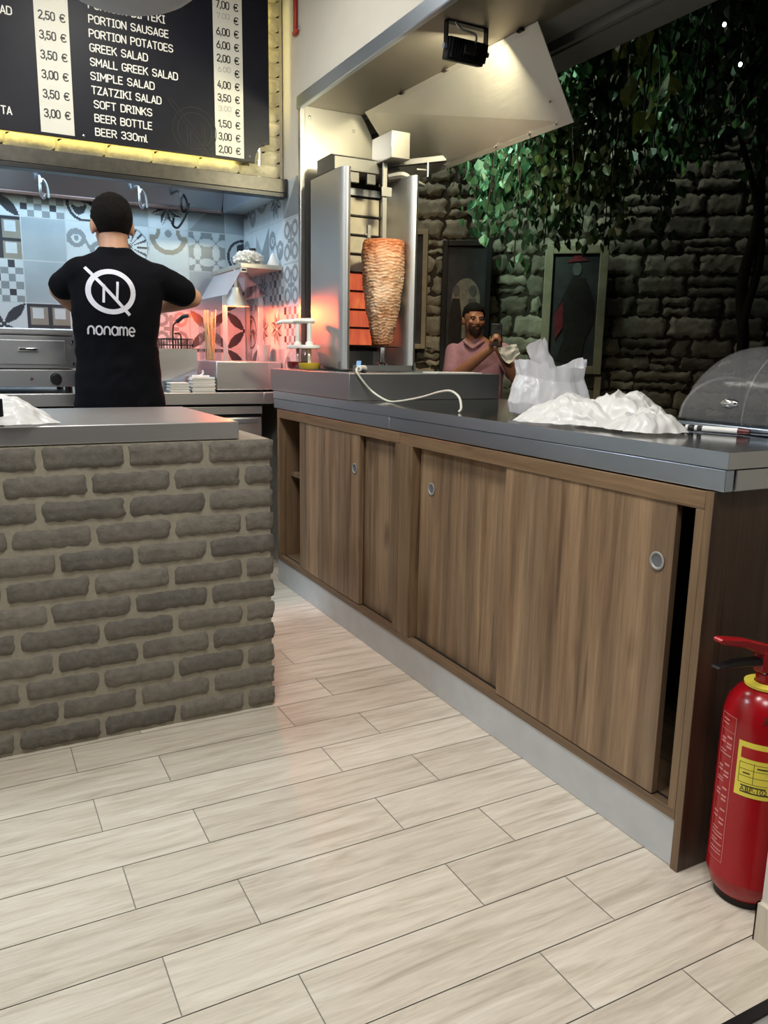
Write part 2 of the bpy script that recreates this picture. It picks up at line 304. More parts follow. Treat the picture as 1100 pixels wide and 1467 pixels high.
# ------------------------------------------------------------------ mesh helpers
class MB:
    """collects shapes in world coordinates; build() makes ONE mesh object"""
    def __init__(s): s.v = []; s.f = []; s.mi = []; s.cur = 0
    def face(s, pts):
        n = len(s.v); s.v += [Vector(p) for p in pts]; s.f.append(list(range(n, n+len(pts)))); s.mi.append(s.cur); return s
    def raw(s, vs, fs):
        n = len(s.v); s.v += [Vector(p) for p in vs]
        for f in fs: s.f.append([i+n for i in f]); s.mi.append(s.cur)
        return s
    def box(s, x0, x1, y0, y1, z0, z1):
        vs = [(x, y, z) for z in (z0, z1) for y in (y0, y1) for x in (x0, x1)]
        return s.raw(vs, [(0, 2, 3, 1), (4, 5, 7, 6), (0, 1, 5, 4), (2, 6, 7, 3), (0, 4, 6, 2), (1, 3, 7, 5)])
    def obox(s, c, ax, ay, az, hx, hy, hz):
        c, ax, ay, az = Vector(c), Vector(ax), Vector(ay), Vector(az)
        vs = [c + ax*hx*i + ay*hy*j + az*hz*k for k in (-1, 1) for j in (-1, 1) for i in (-1, 1)]
        return s.raw(vs, [(0, 2, 3, 1), (4, 5, 7, 6), (0, 1, 5, 4), (2, 6, 7, 3), (0, 4, 6, 2), (1, 3, 7, 5)])
    def beam(s, a, b, w, h, up=(0, 0, 1)):
        a, b = Vector(a), Vector(b); d = (b-a); L = d.length; d.normalize(); u = Vector(up)
        x = d.cross(u); x.normalize(); u = x.cross(d)
        return s.obox((a+b)/2, d, x, u, L/2, w/2, h/2)
    def cyl(s, a, b, r0, r1=None, n=20, caps=True):
        r1 = r0 if r1 is None else r1
        a, b = Vector(a), Vector(b); d = (b-a).normalized()
        x = d.orthogonal().normalized(); y = d.cross(x)
        vs = [p + (x*math.cos(t) + y*math.sin(t))*r for p, r in ((a, r0), (b, r1)) for t in (2*PI*i/n for i in range(n))]
        fs = [(i, (i+1) % n, n+(i+1) % n, n+i) for i in range(n)]
        if caps: fs += [tuple(range(n-1, -1, -1)), tuple(range(n, 2*n))]
        return s.raw(vs, fs)
    def lathe(s, c, prof, n=32, axis='z', closed=False):
        c = Vector(c); vs = []
        for r, h in prof:
            for i in range(n):
                t = 2*PI*i/n; a, b = r*math.cos(t), r*math.sin(t)
                vs.append(c + {'z': Vector((a, b, h)), 'y': Vector((a, h, b)), 'x': Vector((h, a, b))}[axis])
        fs = []
        for k in range(len(prof)-1):
            for i in range(n): fs.append((k*n+i, k*n+(i+1) % n, (k+1)*n+(i+1) % n, (k+1)*n+i))
        if prof[0][0] > 1e-5 and closed: fs.append(tuple(range(n-1, -1, -1)))
        if prof[-1][0] > 1e-5 and closed: fs.append(tuple(range((len(prof)-1)*n, len(prof)*n)))
        return s.raw(vs, fs)
    def ell(s, c, rx, ry, rz, n=24, m=14, rot=None):
        c = Vector(c); vs = []; fs = []
        for j in range(m+1):
            ph = PI*j/m
            for i in range(n):
                t = 2*PI*i/n; p = Vector((rx*math.sin(ph)*math.cos(t), ry*math.sin(ph)*math.sin(t), -rz*math.cos(ph)))
                if rot: p = rot @ p
                vs.append(c+p)
        for j in range(m):
            for i in range(n): fs.append((j*n+i, j*n+(i+1) % n, (j+1)*n+(i+1) % n, (j+1)*n+i))
        return s.raw(vs, fs)
    def tube(s, pts, r, n=10, smooth=6):
        P = [Vector(p) for p in pts]; R = r if isinstance(r, (list, tuple)) else [r]*len(P)
        if smooth and len(P) > 2:
            Q = []; RR = []
            for i in range(len(P)-1):
                p0, p1, p2, p3 = P[max(i-1, 0)], P[i], P[i+1], P[min(i+2, len(P)-1)]
                for k in range(smooth):
                    t = k/smooth
                    Q.append(0.5*((2*p1) + (p2-p0)*t + (2*p0-5*p1+4*p2-p3)*t*t + (3*p1-p0-3*p2+p3)*t**3)); RR.append(R[i]+(R[i+1]-R[i])*t)
            Q.append(P[-1]); RR.append(R[-1]); P, R = Q, RR
        vs = []; fs = []; x = None
        for i, p in enumerate(P):
            d = (P[min(i+1, len(P)-1)] - P[max(i-1, 0)]).normalized()
            if x is None: x = d.orthogonal().normalized()
            x = (x - d*x.dot(d)).normalized(); y = d.cross(x)
            for k in range(n):
                t = 2*PI*k/n; vs.append(p + (x*math.cos(t)+y*math.sin(t))*R[i])
        for i in range(len(P)-1):
            for k in range(n): fs.append((i*n+k, i*n+(k+1) % n, (i+1)*n+(k+1) % n, (i+1)*n+k))
        fs += [tuple(range(n-1, -1, -1)), tuple(range((len(P)-1)*n, len(P)*n))]
        return s.raw(vs, fs)
    def prism(s, poly, vec):
        """poly: 3D outline, extruded by vec"""
        P = [Vector(p) for p in poly]; v = Vector(vec); n = len(P)
        return s.raw(P+[p+v for p in P], [tuple(range(n-1, -1, -1)), tuple(range(n, 2*n))] + [(i, (i+1) % n, n+(i+1) % n, n+i) for i in range(n)])
    def grid(s, fn, nu, nv, wrap=False):
        vs = [fn(i/nu, j/nv) for j in range(nv+1) for i in range(nu+1)]; a = nu+1
        return s.raw(vs, [(j*a+i, j*a+i+1, (j+1)*a+i+1, (j+1)*a+i) for j in range(nv) for i in range(nu)])
    def capsule(s, a, ra, b, rb, n=14):
        a, b = Vector(a), Vector(b); d = (b-a).normalized(); x = d.orthogonal().normalized(); y = d.cross(x)
        rings = [(a, ra, -math.cos(PI/2*k/4), math.sin(PI/2*k/4)) for k in range(5)] + [(b, rb, math.sin(PI/2*k/4), math.cos(PI/2*k/4)) for k in range(5)]
        vs = []; fs = []
        for c, r, h, q in rings:
            for i in range(n):
                t = 2*PI*i/n; vs.append(c + d*(h*r) + (x*math.cos(t)+y*math.sin(t))*max(q*r, 1e-4))
        for j in range(9):
            for i in range(n): fs.append((j*n+i, j*n+(i+1) % n, (j+1)*n+(i+1) % n, (j+1)*n+i))
        fs += [tuple(range(n-1, -1, -1)), tuple(range(9*n, 10*n))]
        return s.raw(vs, fs)
    def loft(s, secs, n=28):
        """horizontal elliptical sections (cx,cy,cz,rx,ry)"""
        vs = []; fs = []
        for cx, cy, cz, rx, ry in secs:
            for i in range(n):
                t = 2*PI*i/n; vs.append((cx+rx*math.cos(t), cy+ry*math.sin(t), cz))
        for j in range(len(secs)-1):
            for i in range(n): fs.append((j*n+i, j*n+(i+1) % n, (j+1)*n+(i+1) % n, (j+1)*n+i))
        fs += [tuple(range(n-1, -1, -1)), tuple(range((len(secs)-1)*n, len(secs)*n))]
        return s.raw(vs, fs)
    def bounds(s):
        return [min(p[i] for p in s.v) for i in range(3)], [max(p[i] for p in s.v) for i in range(3)]
    def build(s, name, mat, parent=None, bevel=0, smooth=35, origin=None, seg=2, weld=True):
        if parent is not None: org = wloc(parent)
        elif origin is not None: org = Vector(origin)
        else:
            a, b = s.bounds(); org = Vector(((a[0]+b[0])/2, (a[1]+b[1])/2, a[2]))
        me = D.meshes.new(name); me.from_pydata([tuple(p-org) for p in s.v], [], s.f)
        mats = mat if isinstance(mat, list) else [mat]
        for m in mats: me.materials.append(M[m] if isinstance(m, str) else m)
        if len(mats) > 1: me.polygons.foreach_set('material_index', s.mi)
        if weld:
            bm = bmesh.new(); bm.from_mesh(me); bmesh.ops.recalc_face_normals(bm, faces=bm.faces); bm.to_mesh(me); bm.free()
        me.update()
        if smooth:
            me.polygons.foreach_set('use_smooth', [True]*len(me.polygons)); me.set_sharp_from_angle(angle=math.radians(smooth))
        o = D.objects.new(name, me); COL.objects.link(o)
        if parent is not None: o.parent = parent
        else: o.location = org
        if bevel:
            b = o.modifiers.new('bevel', 'BEVEL'); b.width = bevel; b.segments = seg; b.limit_method = 'ANGLE'; b.angle_limit = math.radians(40)
        return o
def wloc(o):
    p = Vector((0, 0, 0))
    while o is not None: p = p + o.location; o = o.parent
    return p
def thing(name, label, cat, loc, group=None):
    o = D.objects.new(name, None); COL.objects.link(o); o.location = loc; o.empty_display_size = 0.05
    return tag(o, label, cat, group)
def tag(o, label, cat, group=None, kind=None):
    o['label'] = label; o['category'] = cat
    if group: o['group'] = group
    if kind: o['kind'] = kind
    return o
def struct(o, label=None, cat=None):
    o['kind'] = 'structure'
    if label: o['label'] = label
    if cat: o['category'] = cat
    return o
def bake(o, displace=None):
    dg = bpy.context.evaluated_depsgraph_get(); dg.update()
    me = D.meshes.new_from_object(o.evaluated_get(dg)); o.modifiers.clear(); old = o.data; o.data = me; D.meshes.remove(old)
    if displace:
        for v in me.vertices: v.co = v.co + v.normal * displace(v.co)
        me.update()
    me.polygons.foreach_set('use_smooth', [True]*len(me.polygons)); return o
def remesh(o, vox, smooth=4, displace=None):
    m = o.modifiers.new('remesh', 'REMESH'); m.mode = 'VOXEL'; m.voxel_size = vox; m.use_smooth_shade = True
    if smooth: k = o.modifiers.new('smooth', 'SMOOTH'); k.iterations = smooth; k.factor = 0.5
    return bake(o, displace)

def text_polys(body, size, sx=1.0, shear=0.0, extrude=0.0, align='LEFT', res=3):
    """lettering as a mesh in its own plane: list of verts (x,y) and faces"""
    cu = D.curves.new('t', 'FONT'); cu.body = body; cu.size = size; cu.shear = shear; cu.align_x = align; cu.resolution_u = res
    ob = D.objects.new('t', cu); COL.objects.link(ob)
    dg = bpy.context.evaluated_depsgraph_get(); dg.update()
    me = D.meshes.new_from_object(ob.evaluated_get(dg))
    vs = [(v.co.x*sx, v.co.y) for v in me.vertices]; fs = [list(p.vertices) for p in me.polygons]
    D.objects.remove(ob); D.curves.remove(cu); D.meshes.remove(me)
    return vs, fs
def put_text(name, body, at, ex, ey, size, mat, parent, sx=0.85, align='LEFT', off=0.0006, rot=0):
    ex, ey = Vector(ex), Vector(ey); nz = ex.cross(ey); vs, fs = text_polys(body, size, sx, align=align)
    c, s_ = math.cos(rot), math.sin(rot); mb = MB()
    mb.raw([Vector(at) + ex*(x*c-y*s_) + ey*(x*s_+y*c) + nz*off for x, y in vs], fs)
    return mb.build(name, mat, parent, smooth=0, weld=False)
def fbm(p, o=4): return noise.fractal(Vector(p), 1.0, 2.0, o)
def ridge(p): return 1-abs(noise.noise(Vector(p)))*2

# ================================================================== STRUCTURE
def brick_bump(mb, org, ex, ez, nrm, u0, u1, v0, v1, depth, jit, cell=0.016, seed=0, rnd=0.007, crf=0.16):
    """one brick or stone standing proud of a wall: a small relief grid with a ragged outline"""
    org, ex, ez, nrm = Vector(org), Vector(ex), Vector(ez), Vector(nrm)
    nu = max(4, min(22, int((u1-u0)/cell))); nv = max(4, min(10, int((v1-v0)/cell)))
    cr = min(u1-u0, v1-v0)*crf; r = random.Random(seed); k = r.random()*50; hh = depth*r.uniform(0.8, 1.1)
    def fn(a, b):
        u = u0+(u1-u0)*a; v = v0+(v1-v0)*b
        du, dv = min(u-u0, u1-u), min(v-v0, v1-v)
        e = 1.0
        if du < cr and dv < cr:                      # rounded corners
            q = math.hypot(cr-du, cr-dv)
            if q > cr:
                s_ = cr/q
                u = u + (cr-du)*(1-s_)*(1 if u-u0 < u1-u else -1); v = v + (cr-dv)*(1-s_)*(1 if v-v0 < v1-v else -1)
        edge = (a in (0, 1)) or (b in (0, 1))
        jf = 0.55/max(0.012, cell); jn = jit*noise.noise(Vector((u*jf+k, v*jf, k))); jm = jit*noise.noise(Vector((u*jf, v*jf+k, 7.7+k)))
        h = 0.0 if edge else hh*min(1, (max(0.0, min(du, dv))/rnd)**0.5) + depth*0.25*noise.noise(Vector((u*45, v*45, k)))
        return org + ex*(u+jn) + ez*(v+jm) + nrm*h
    mb.grid(fn, nu, nv)

# floor ------------------------------------------------------------
mb = MB(); mb.cur = 0; mb.box(-2.2, 1.9, 0.77, 4.7, -0.03, -0.0025)
mb.cur = 1
for k in range(-5, 21):
    y0 = 1.5304+0.1588*k; y1 = y0+0.1588
    base = (0.237-0.0098*k) if k % 2 == 0 else (0.4475-0.0095*k)
    for j in range(-5, 4):
        x0 = base+0.645*j; x1 = x0+0.645; g = 0.0012
        a, b, c, d = max(x0+g, -2.2), min(x1-g, 1.9), max(y0+g, 0.772), min(y1-g, 4.7)
        if b-a < 0.01 or d-c < 0.01: continue
        mb.face([(a, c, 0), (b, c, 0), (b, d, 0), (a, d, 0)])
fl = struct(mb.build('floor', ['grout', 'floor'], origin=(0, 0, 0), smooth=0))
struct(MB().box(-2.2, 1.36, 0.750, 0.77, -0.03, 0.003).build('trim_1', 'black_iron', origin=(0, 0, 0), smooth=0))
mb = MB().box(-2.2, 1.36, 0.60, 0.750, -0.03, -0.004)
for y in (0.63, 0.66, 0.69, 0.72): mb.box(-2.2, 1.33, y, y+0.012, -0.006, 0.006)
struct(mb.build('trim_2', 'alu', origin=(0, 0, 0), smooth=0))
# street and alley ground
struct(MB().box(-4, 9, -3, 10, -0.25, -0.17).build('ground', 'ground', smooth=0))
# ceiling, left wall, kitchen back wall
struct(MB().box(-2.3, 1.9, 0.6, 4.75, 2.9, 2.98).build('ceiling', 'ceiling', smooth=0))
struct(MB().box(-2.3, -2.2, 0.6, 4.75, -0.03, 2.9).build('wall_left', 'white_wall', smooth=0))
struct(MB().box(-2.2, 1.49, 4.606, 4.75, -0.03, 2.9).build('wall_back', 'white_wall', smooth=0))
struct(MB().box(1.494, 1.81, 3.735, 4.75, -0.03, 2.9).build('wall_right', 'white_wall', smooth=0))
struct(MB().box(1.49, 1.87, 0.885, 3.735, 2.325, 2.9).build('wall_above_hatch', 'white_wall', smooth=0))
struct(MB().box(1.90, 2.08, 0.885, 3.735, -0.03, 0.88).build('wall_below_hatch', 'white_wall', smooth=0))
struct(MB().box(1.345, 1.95, 0.30, 0.885, -0.17, 2.9).build('wall_front', 'white_wall', smooth=0))
mb = MB().box(1.333, 1.345, 0.30, 0.888, -0.0, 0.085).box(1.333, 1.60, 0.885, 0.888, 0, 0.085)
struct(mb.build('baseboard_front', 'floor', smooth=0))
struct(MB().box(-2.2, 1.487, 3.955, 4.06, 1.99, 2.9).build('wall_menu', 'mortar_pale', smooth=0))
mb = MB()
for r_ in range(14):
    z0 = 1.999+0.066*r_
    x = 1.475 - (0.10 if r_ % 2 else 0.205)
    last = 1.478
    while last > -0.3:
        x0 = max(x, -0.3)
        brick_bump(mb, (0, 3.955, 0), (1, 0, 0), (0, 0, 1), (0, -1, 0), x0+0.005, last-0.005, z0+0.004, z0+0.060, 0.008, 0.003, 0.02, r_*97+int(x*50))
        last = x; x -= 0.208
struct(mb.build('trim_3', 'brick_pale', smooth=50, weld=False, origin=(0, 3.955, 2)), 'pale painted brick facing behind the menu board', 'brickwork')

# patchwork wall tiles: one mesh, the pattern in its faces ------------
def P_petal(u, v):
    x, y = abs(u-.5), abs(v-.5); t = (x+y); s_ = abs(x-y)
    return 2 if s_ < 0.17*math.sin(PI*min(1, t)) else 0
def P_lattice(u, v):
    n = 0
    for k in (2.0,):
        U, V = (u*k) % 1, (v*k) % 1
        for cx in (0, 1):
            for cy in (0, 1):
                if (U-cx)**2+(V-cy)**2 < 0.5: n += 1
        x, y = abs(U-.5), abs(V-.5)
        if x+y < 0.10: return 1
    return 0 if n >= 2 else 1
def P_check(u, v):
    i, j = int(u*6), int(v*6); return (0, 1, 1, 2)[(i*i+j*3+i*j) % 4] if (i+j) % 2 else 0
def P_squares(u, v):
    x, y = (u*2) % 1, (v*2) % 1
    if .28 < x < .8 and .28 < y < .8: return 0
    return 2 if (x < .2 or y > .86) else 4
def P_scroll(u, v):
    a = abs((v-.5) - .28*math.sin(2*PI*u)) < .07; b = abs(math.hypot(u-.25, v-.62)-.17) < .055; c = abs(math.hypot(u-.78, v-.35)-.17) < .055
    d = math.hypot(u-.25, v-.62) < .06 or math.hypot(u-.78, v-.35) < .06
    return 1 if a or b or c or d else 0
def P_bigscroll(u, v):
    a = abs(math.hypot((u-.5)*1.0, v-.85)-.42) < .06 and v < .85; b = abs(math.hypot(u-.05, v-.95)-.2) < .05; c = abs(math.hypot(u-.95, v-.95)-.2) < .05
    return 4 if a or b or c else (1 if math.hypot(u-.5, v-.9) < .09 else 0)
def P_darkscroll(u, v):
    r = math.hypot(u-.5, v-.45); t = math.atan2(v-.45, u-.5)
    if .38 < r < .45: return 2
    return 2 if r < .34 and math.sin(3*t+9*r) > .1 else 0
def P_sun(u, v):
    r = math.hypot(u-.5, v-.5); t = math.atan2(v-.5, u-.5)
    if r < .07: return 2
    if .07 < r < .46: return 2 if (math.cos(16*t) > .55) else 0
    return 1 if .46 < r < .49 else 0
def P_star(u, v):
    r = math.hypot(u-.5, v-.5); t = (math.atan2(v-.5, u-.5) % (PI/4)); k = 0.49/(1+2.6*abs(t-PI/8))
    if r < 0.04: return 0
    if r < k*0.98 and abs(t-PI/8) > .05: return 2 if t < PI/8 else 1
    return 0
def P_iron(u, v):
    x, y = abs(u-.5), abs(v-.5)
    if abs(math.hypot(x-.25, y-.25)-.15) < .045 or (x < .045 and y < .35) or (y < .045 and x < .2): return 1
    return 3 if max(x, y) > .47 else 0
def P_plain(u, v): return 3
def P_diag(u, v): return 1 if (u > v) else (3 if u+v < .9 else 0)
PAT = dict(p=P_petal, l=P_lattice, c=P_check, s=P_squares, w=P_scroll, b=P_bigscroll, d=P_darkscroll, u=P_sun, t=P_star, i=P_iron, n=P_plain, g=P_diag)
TM = ['t_light', 't_mid', 't_dark', 't_plain', 't_tan', 'tgrout']
def tile_wall(mb, org, ex, rows, x0, z0, size, umax, zmin, zmax, N=40):
    org, ex = Vector(org), Vector(ex); nrm = ex.cross(Vector((0, 0, 1)))
    for r_, row in enumerate(rows):
        for c_, key in enumerate(row):
            fn = PAT[key]; a = x0+c_*size; b = z0-(r_+1)*size
            g = 0.0012/size
            for j in range(N):
                for i in range(N):
                    u0, u1, v0, v1 = i/N, (i+1)/N, j/N, (j+1)/N
                    A, B = a+u0*size, min(a+u1*size, umax)
                    Z0, Z1 = max(b+v0*size, zmin), min(b+v1*size, zmax)
                    if B-A < 1e-4 or Z1-Z0 < 1e-4: continue
                    edge = i == 0 or j == 0
                    mb.cur = 5 if edge else fn((u0+u1)/2, (v0+v1)/2)
                    mb.face([org+ex*A+Vector((0, 0, Z0)), org+ex*B+Vector((0, 0, Z0)), org+ex*B+Vector((0, 0, Z1)), org+ex*A+Vector((0, 0, Z1))])
mb = MB()
#            a      b    c    d    e    f    g      (one letter per tile)
tile_wall(mb, (0, 4.602, 0), (1, 0, 0), ['ntnpcdntgn', 'lwnsnwubld', 'nspcnlntnp', 'wnipsisipp', 'nnnnwcsnsp'], -0.538, 2.023, 0.213, 1.489, 0.93, 1.99)
struct(mb.build('trim_4', TM, smooth=0, weld=False, origin=(0, 4.602, 0)), 'patchwork of grey patterned tiles on the kitchen back wall', 'wall tiles')
mb = MB()
tile_wall(mb, (1.491, 0, 0), (0, -1, 0), ['wbtg', 'wgwi', 'ltci', 'dttc', 'pinw'], -4.602, 2.023, 0.213, -3.75, 0.93, 1.99)
struct(mb.build('trim_5', TM, smooth=0, weld=False, origin=(1.491, 4.1, 0)), 'patchwork of grey patterned tiles on the kitchen side wall', 'wall tiles')

# hatch lining: jamb panel, soffit, edge strips, outer rails
mb = MB().box(1.512, 1.812, 3.722, 3.735, 0.97, 2.292)
jamb = struct(mb.build('trim_6', 'steel_v', bevel=0.001), 'bright steel panel on the end of the hatch opening', 'steel panel')
for (x, z) in ((1.535, 2.245), (1.765, 2.215)):
    b = MB().lathe((x, 3.722, z), [(0.0001, -0.007), (0.006, -0.006), (0.008, 0.0)], 12, 'y').build('screw', 'chrome', jamb)
struct(MB().prism([(1.812, 3.724, 2.290), (1.86, 3.724, 2.21), (1.915, 3.724, 2.06), (1.915, 3.724, 0.97), (1.812, 3.724, 0.97)], (0, 0.010, 0)).build('trim_12', 'steel_v', smooth=0), 'narrow steel closing plate beside the hatch end panel', 'closing plate')
struct(MB().box(1.486, 1.512, 3.715, 3.745, 0.97, 2.292).build('trim_7', 'steel_v', bevel=0.003), 'steel corner strip beside the kitchen tiles', 'corner strip')
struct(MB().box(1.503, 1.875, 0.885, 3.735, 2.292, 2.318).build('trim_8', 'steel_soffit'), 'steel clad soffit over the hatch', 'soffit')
struct(MB().box(1.478, 1.503, 0.885, 3.745, 2.276, 2.334).build('trim_9', 'steel', bevel=0.004), 'steel edge strip under the white wall', 'edge strip')
mb = MB().box(1.875, 2.02, 0.885, 4.2, 2.30, 2.42).box(2.02, 2.055, 0.885, 4.2, 2.335, 2.42).box(2.055, 2.075, 0.885, 4.2, 2.285, 2.42).box(2.075, 2.10, 0.885, 4.2, 2.32, 2.42).box(2.10, 2.24, 0.885, 4.2, 2.29, 2.42)
struct(mb.build('trim_10', 'alu', smooth=0, weld=False), 'grey aluminium sliding window head rail', 'window rail')

# outdoors: stone wall across the alley --------------------------------
AZ = math.radians(38); NV = Vector((math.sin(AZ), math.cos(AZ), 0)); UV = Vector((math.cos(AZ), -math.sin(AZ), 0))
def OW(u, d, z): return NV*d + UV*u + Vector((0, 0, z))
WD = 6.8
mb = MB(); mb.obox(OW(0.8, WD+0.15, 2.2), UV, NV, (0, 0, 1), 3.6, 0.15, 2.6)
struct(mb.build('wall_outside', 'stone_joint', smooth=0))
mb = MB(); rs = random.Random(4); z = 0.2
while z < 3.6:
    h = rs.uniform(0.10, 0.185); u = -2.2+rs.uniform(0, .2)
    while u < 3.6:
        wd = rs.uniform(0.14, 0.46)*(1.0 if u > 0.3 else 0.75); hh = h
        if rs.random() < 0.22:
            hh = h*0.48; brick_bump(mb, OW(0, WD, 0), UV, (0, 0, 1), -NV, u+.012, u+wd-.012, z+hh+.008, z+h-.006, 0.018, 0.024, 0.022, rs.random(), 0.006, 0.12)
        brick_bump(mb, OW(0, WD, 0), UV, (0, 0, 1), -NV, u+.013, u+wd-.013, z+.010, z+hh-.010, rs.uniform(.010, .026), 0.030, 0.020, rs.random(), 0.006, 0.12)
        u += wd
    z += h
struct(mb.build('trim_11', 'stone', smooth=60, weld=False, origin=OW(0, WD, 0)), 'rubble stone facing of the alley wall', 'stonework')

# ================================================================== BRICK ISLAND
isl = thing('brick_counter', 'low grey brick counter standing left of the walkway', 'counter', (-0.38, 2.70, 0))
MB().box(-1.6, 0.832, 2.346, 3.07, 0, 0.889).build('mortar_core', 'mortar', isl, smooth=0)
mb = MB(); CH = 0.889/12
for r_ in range(12):
    z1 = 0.889-CH*r_; z0 = z1-CH
    e = 0.842; x = e-(0.10 if r_ % 2 else 0.212)
    jr = random.Random(r_)
    while e > -1.6:
        brick_bump(mb, (0, 2.347, 0), (1, 0, 0), (0, 0, 1), (0, -1, 0), max(x, -1.6)+0.007, e-(0.007 if e < 0.84 else 0), z0+0.0075, z1-0.0075+(0.005 if r_ == 0 else 0), 0.010, 0.0062, 0.0105, r_*131+int(e*100))
        e = x; x -= 0.224+jr.uniform(-.012, .012)
    e = 2.340; y = e+(0.212 if r_ % 2 else 0.10)
    while e < 3.07:
        brick_bump(mb, (0.832, 0, 0), (0, 1, 0), (0, 0, 1), (1, 0, 0), e+(0.007 if e > 2.35 else 0), min(y, 3.07)-0.007, z0+0.007, z1-0.007, 0.010, 0.004, 0.016, r_*77+int(e*100))
        e = y; y += 0.224
mb.build('brick_cladding', 'brick', isl, smooth=55, weld=False)
it = MB().box(-1.6, 0.737, 2.352, 3.065, 0.892, 0.945).build('steel_worktop', 'steel_x', bevel=0.003)
tag(it, 'flat brushed steel worktop lying on the grey brick counter', 'worktop')

# ================================================================== WOOD CABINETS
XF = 1.361
cabs = thing('wooden_cabinet', 'far walnut cabinet with sliding doors, open at its left end', 'cabinet', (1.6, 3.09, 0), 'walnut cabinets under the steel counter')
def finger_pull(x, y, z, door):
    MB().lathe((x, y, z), [(0.0205, -0.0005), (0.0215, -0.003), (0.019, -0.0045), (0.0155, -0.003), (0.0145, 0.001)], 32, 'x').build('finger_pull', 'alu', door, smooth=60)
    MB().lathe((x, y, z), [(0.0001, -0.0006), (0.008, -0.0008), (0.0148, -0.0016)], 24, 'x').build('pull_recess', 'pull_grey', door)
def carcass(root, y0, y1, stL, stR):
    """top and bottom rails, uprights, back, dark inside"""
    MB().box(XF, XF+0.49, y0, y1, 0.842, 0.882).build('top_rail', 'wood_edge', root, bevel=0.001)
    MB().box(XF, XF+0.49, y0, y1, 0.120, 0.143).build('bottom_rail', 'wood_edge', root, bevel=0.001)
    MB().box(XF, XF+0.49, y1-stL, y1, 0.143, 0.842).build('side_panel', 'wood_edge_z', root, bevel=0.001)
    MB().box(XF, XF+0.49, y0, y0+stR, 0.143, 0.842).build('side_panel', 'wood_edge_z', root, bevel=0.001)
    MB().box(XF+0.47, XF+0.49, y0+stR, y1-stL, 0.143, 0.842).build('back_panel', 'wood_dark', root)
carcass(cabs, 2.463, 3.722, 0.028, 0.032)
MB().box(1.42, 1.82, 2.50, 3.69, 0.552, 0.570).build('shelf', 'wood', cabs)
d = MB().box(XF+0.004, XF+0.022, 2.79, 3.432, 0.146, 0.846).build('sliding_door', 'wood', cabs, bevel=0.001); finger_pull(XF+0.004, 2.835, 0.704, d)
d = MB().box(XF+0.030, XF+0.048, 2.497, 3.12, 0.144, 0.841).build('sliding_door', 'wood', cabs, bevel=0.001)
MB().box(XF+0.024, XF+0.029, 2.50, 3.69, 0.1425, 0.145).build('door_track', 'dark_gap', cabs, smooth=0)
cabn = thing('wooden_cabinet', 'near walnut cabinet with two sliding doors beside the fire extinguisher', 'cabinet', (1.6, 1.79, 0), 'walnut cabinets under the steel counter')
carcass(cabn, 1.130, 2.459, 0.088, 0.022)
d = MB().box(XF+0.032, XF+0.050, 1.80, 2.362, 0.144, 0.841).build('sliding_door', 'wood', cabn, bevel=0.001); finger_pull(XF+0.032, 2.285, 0.704, d)
d = MB().box(XF+0.004, XF+0.022, 1.205, 1.832, 0.146, 0.846).build('sliding_door', 'wood', cabn, bevel=0.001); finger_pull(XF+0.004, 1.247, 0.704, d)
MB().box(XF+0.024, XF+0.030, 1.155, 2.37, 0.1425, 0.145).build('door_track', 'dark_gap', cabn, smooth=0)
mb = MB().box(XF, 1.70, 1.108, 1.128, 0.0, 0.884)
ep = thing('end_panel', 'dark walnut panel closing the cabinet end behind the fire extinguisher', 'panel', (1.55, 1.118, 0))
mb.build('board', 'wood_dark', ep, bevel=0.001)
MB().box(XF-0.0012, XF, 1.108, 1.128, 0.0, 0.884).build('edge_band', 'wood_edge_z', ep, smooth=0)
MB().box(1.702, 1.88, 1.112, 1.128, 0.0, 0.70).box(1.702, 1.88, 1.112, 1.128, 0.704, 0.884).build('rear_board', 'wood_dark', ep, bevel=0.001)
kb = MB().box(XF+0.004, XF+0.018, 1.128, 3.735, 0.001, 0.118).build('kick_board', 'kick', bevel=0.001)
tag(kb, 'long brushed metal kick board under the walnut cabinets', 'kick board')
# counter top
ct = thing('steel_countertop', 'long polished steel countertop over the walnut cabinets', 'countertop', (1.74, 2.43, 0.885))
MB().box(1.3632, 2.13, 1.0852, 3.775, 0.934, 0.969).build('top_slab', 'steel_mirror', ct, bevel=0.001)
MB().box(1.3610, 1.3631, 1.083, 3.775, 0.934, 0.9688).build('front_edge', 'steel', ct)
MB().box(1.3634, 2.13, 1.083, 1.0850, 0.934, 0.9688).build('end_edge', 'steel_x', ct)
MB().box(1.364, 1.39, 1.088, 2.548, 0.886, 0.932).build('front_strip', 'steel', ct, bevel=0.002)
MB().box(1.364, 1.39, 2.550, 3.775, 0.886, 0.932).build('front_strip', 'steel', ct, bevel=0.002)
MB().box(1.396, 2.10, 1.086, 1.112, 0.886, 0.931).build('end_strip', 'steel_x', ct, bevel=0.002)
MB().box(1.392, 2.10, 1.113, 3.775, 0.884, 0.933).build('core', 'steel_dull', ct, smooth=0)
# raised plinth
mb = MB().prism([(1.376, 2.92, 0.970), (2.115, 2.92, 0.970), (2.115, 3.718, 0.970), (1.484, 3.718, 0.970), (1.484, 3.85, 0.970), (1.376, 3.85, 0.970)], (0, 0, 0.107))
pl = mb.build('steel_plinth', 'steel_dull', bevel=0.002); tag(pl, 'raised dark steel plinth under the rotisserie grill', 'plinth')

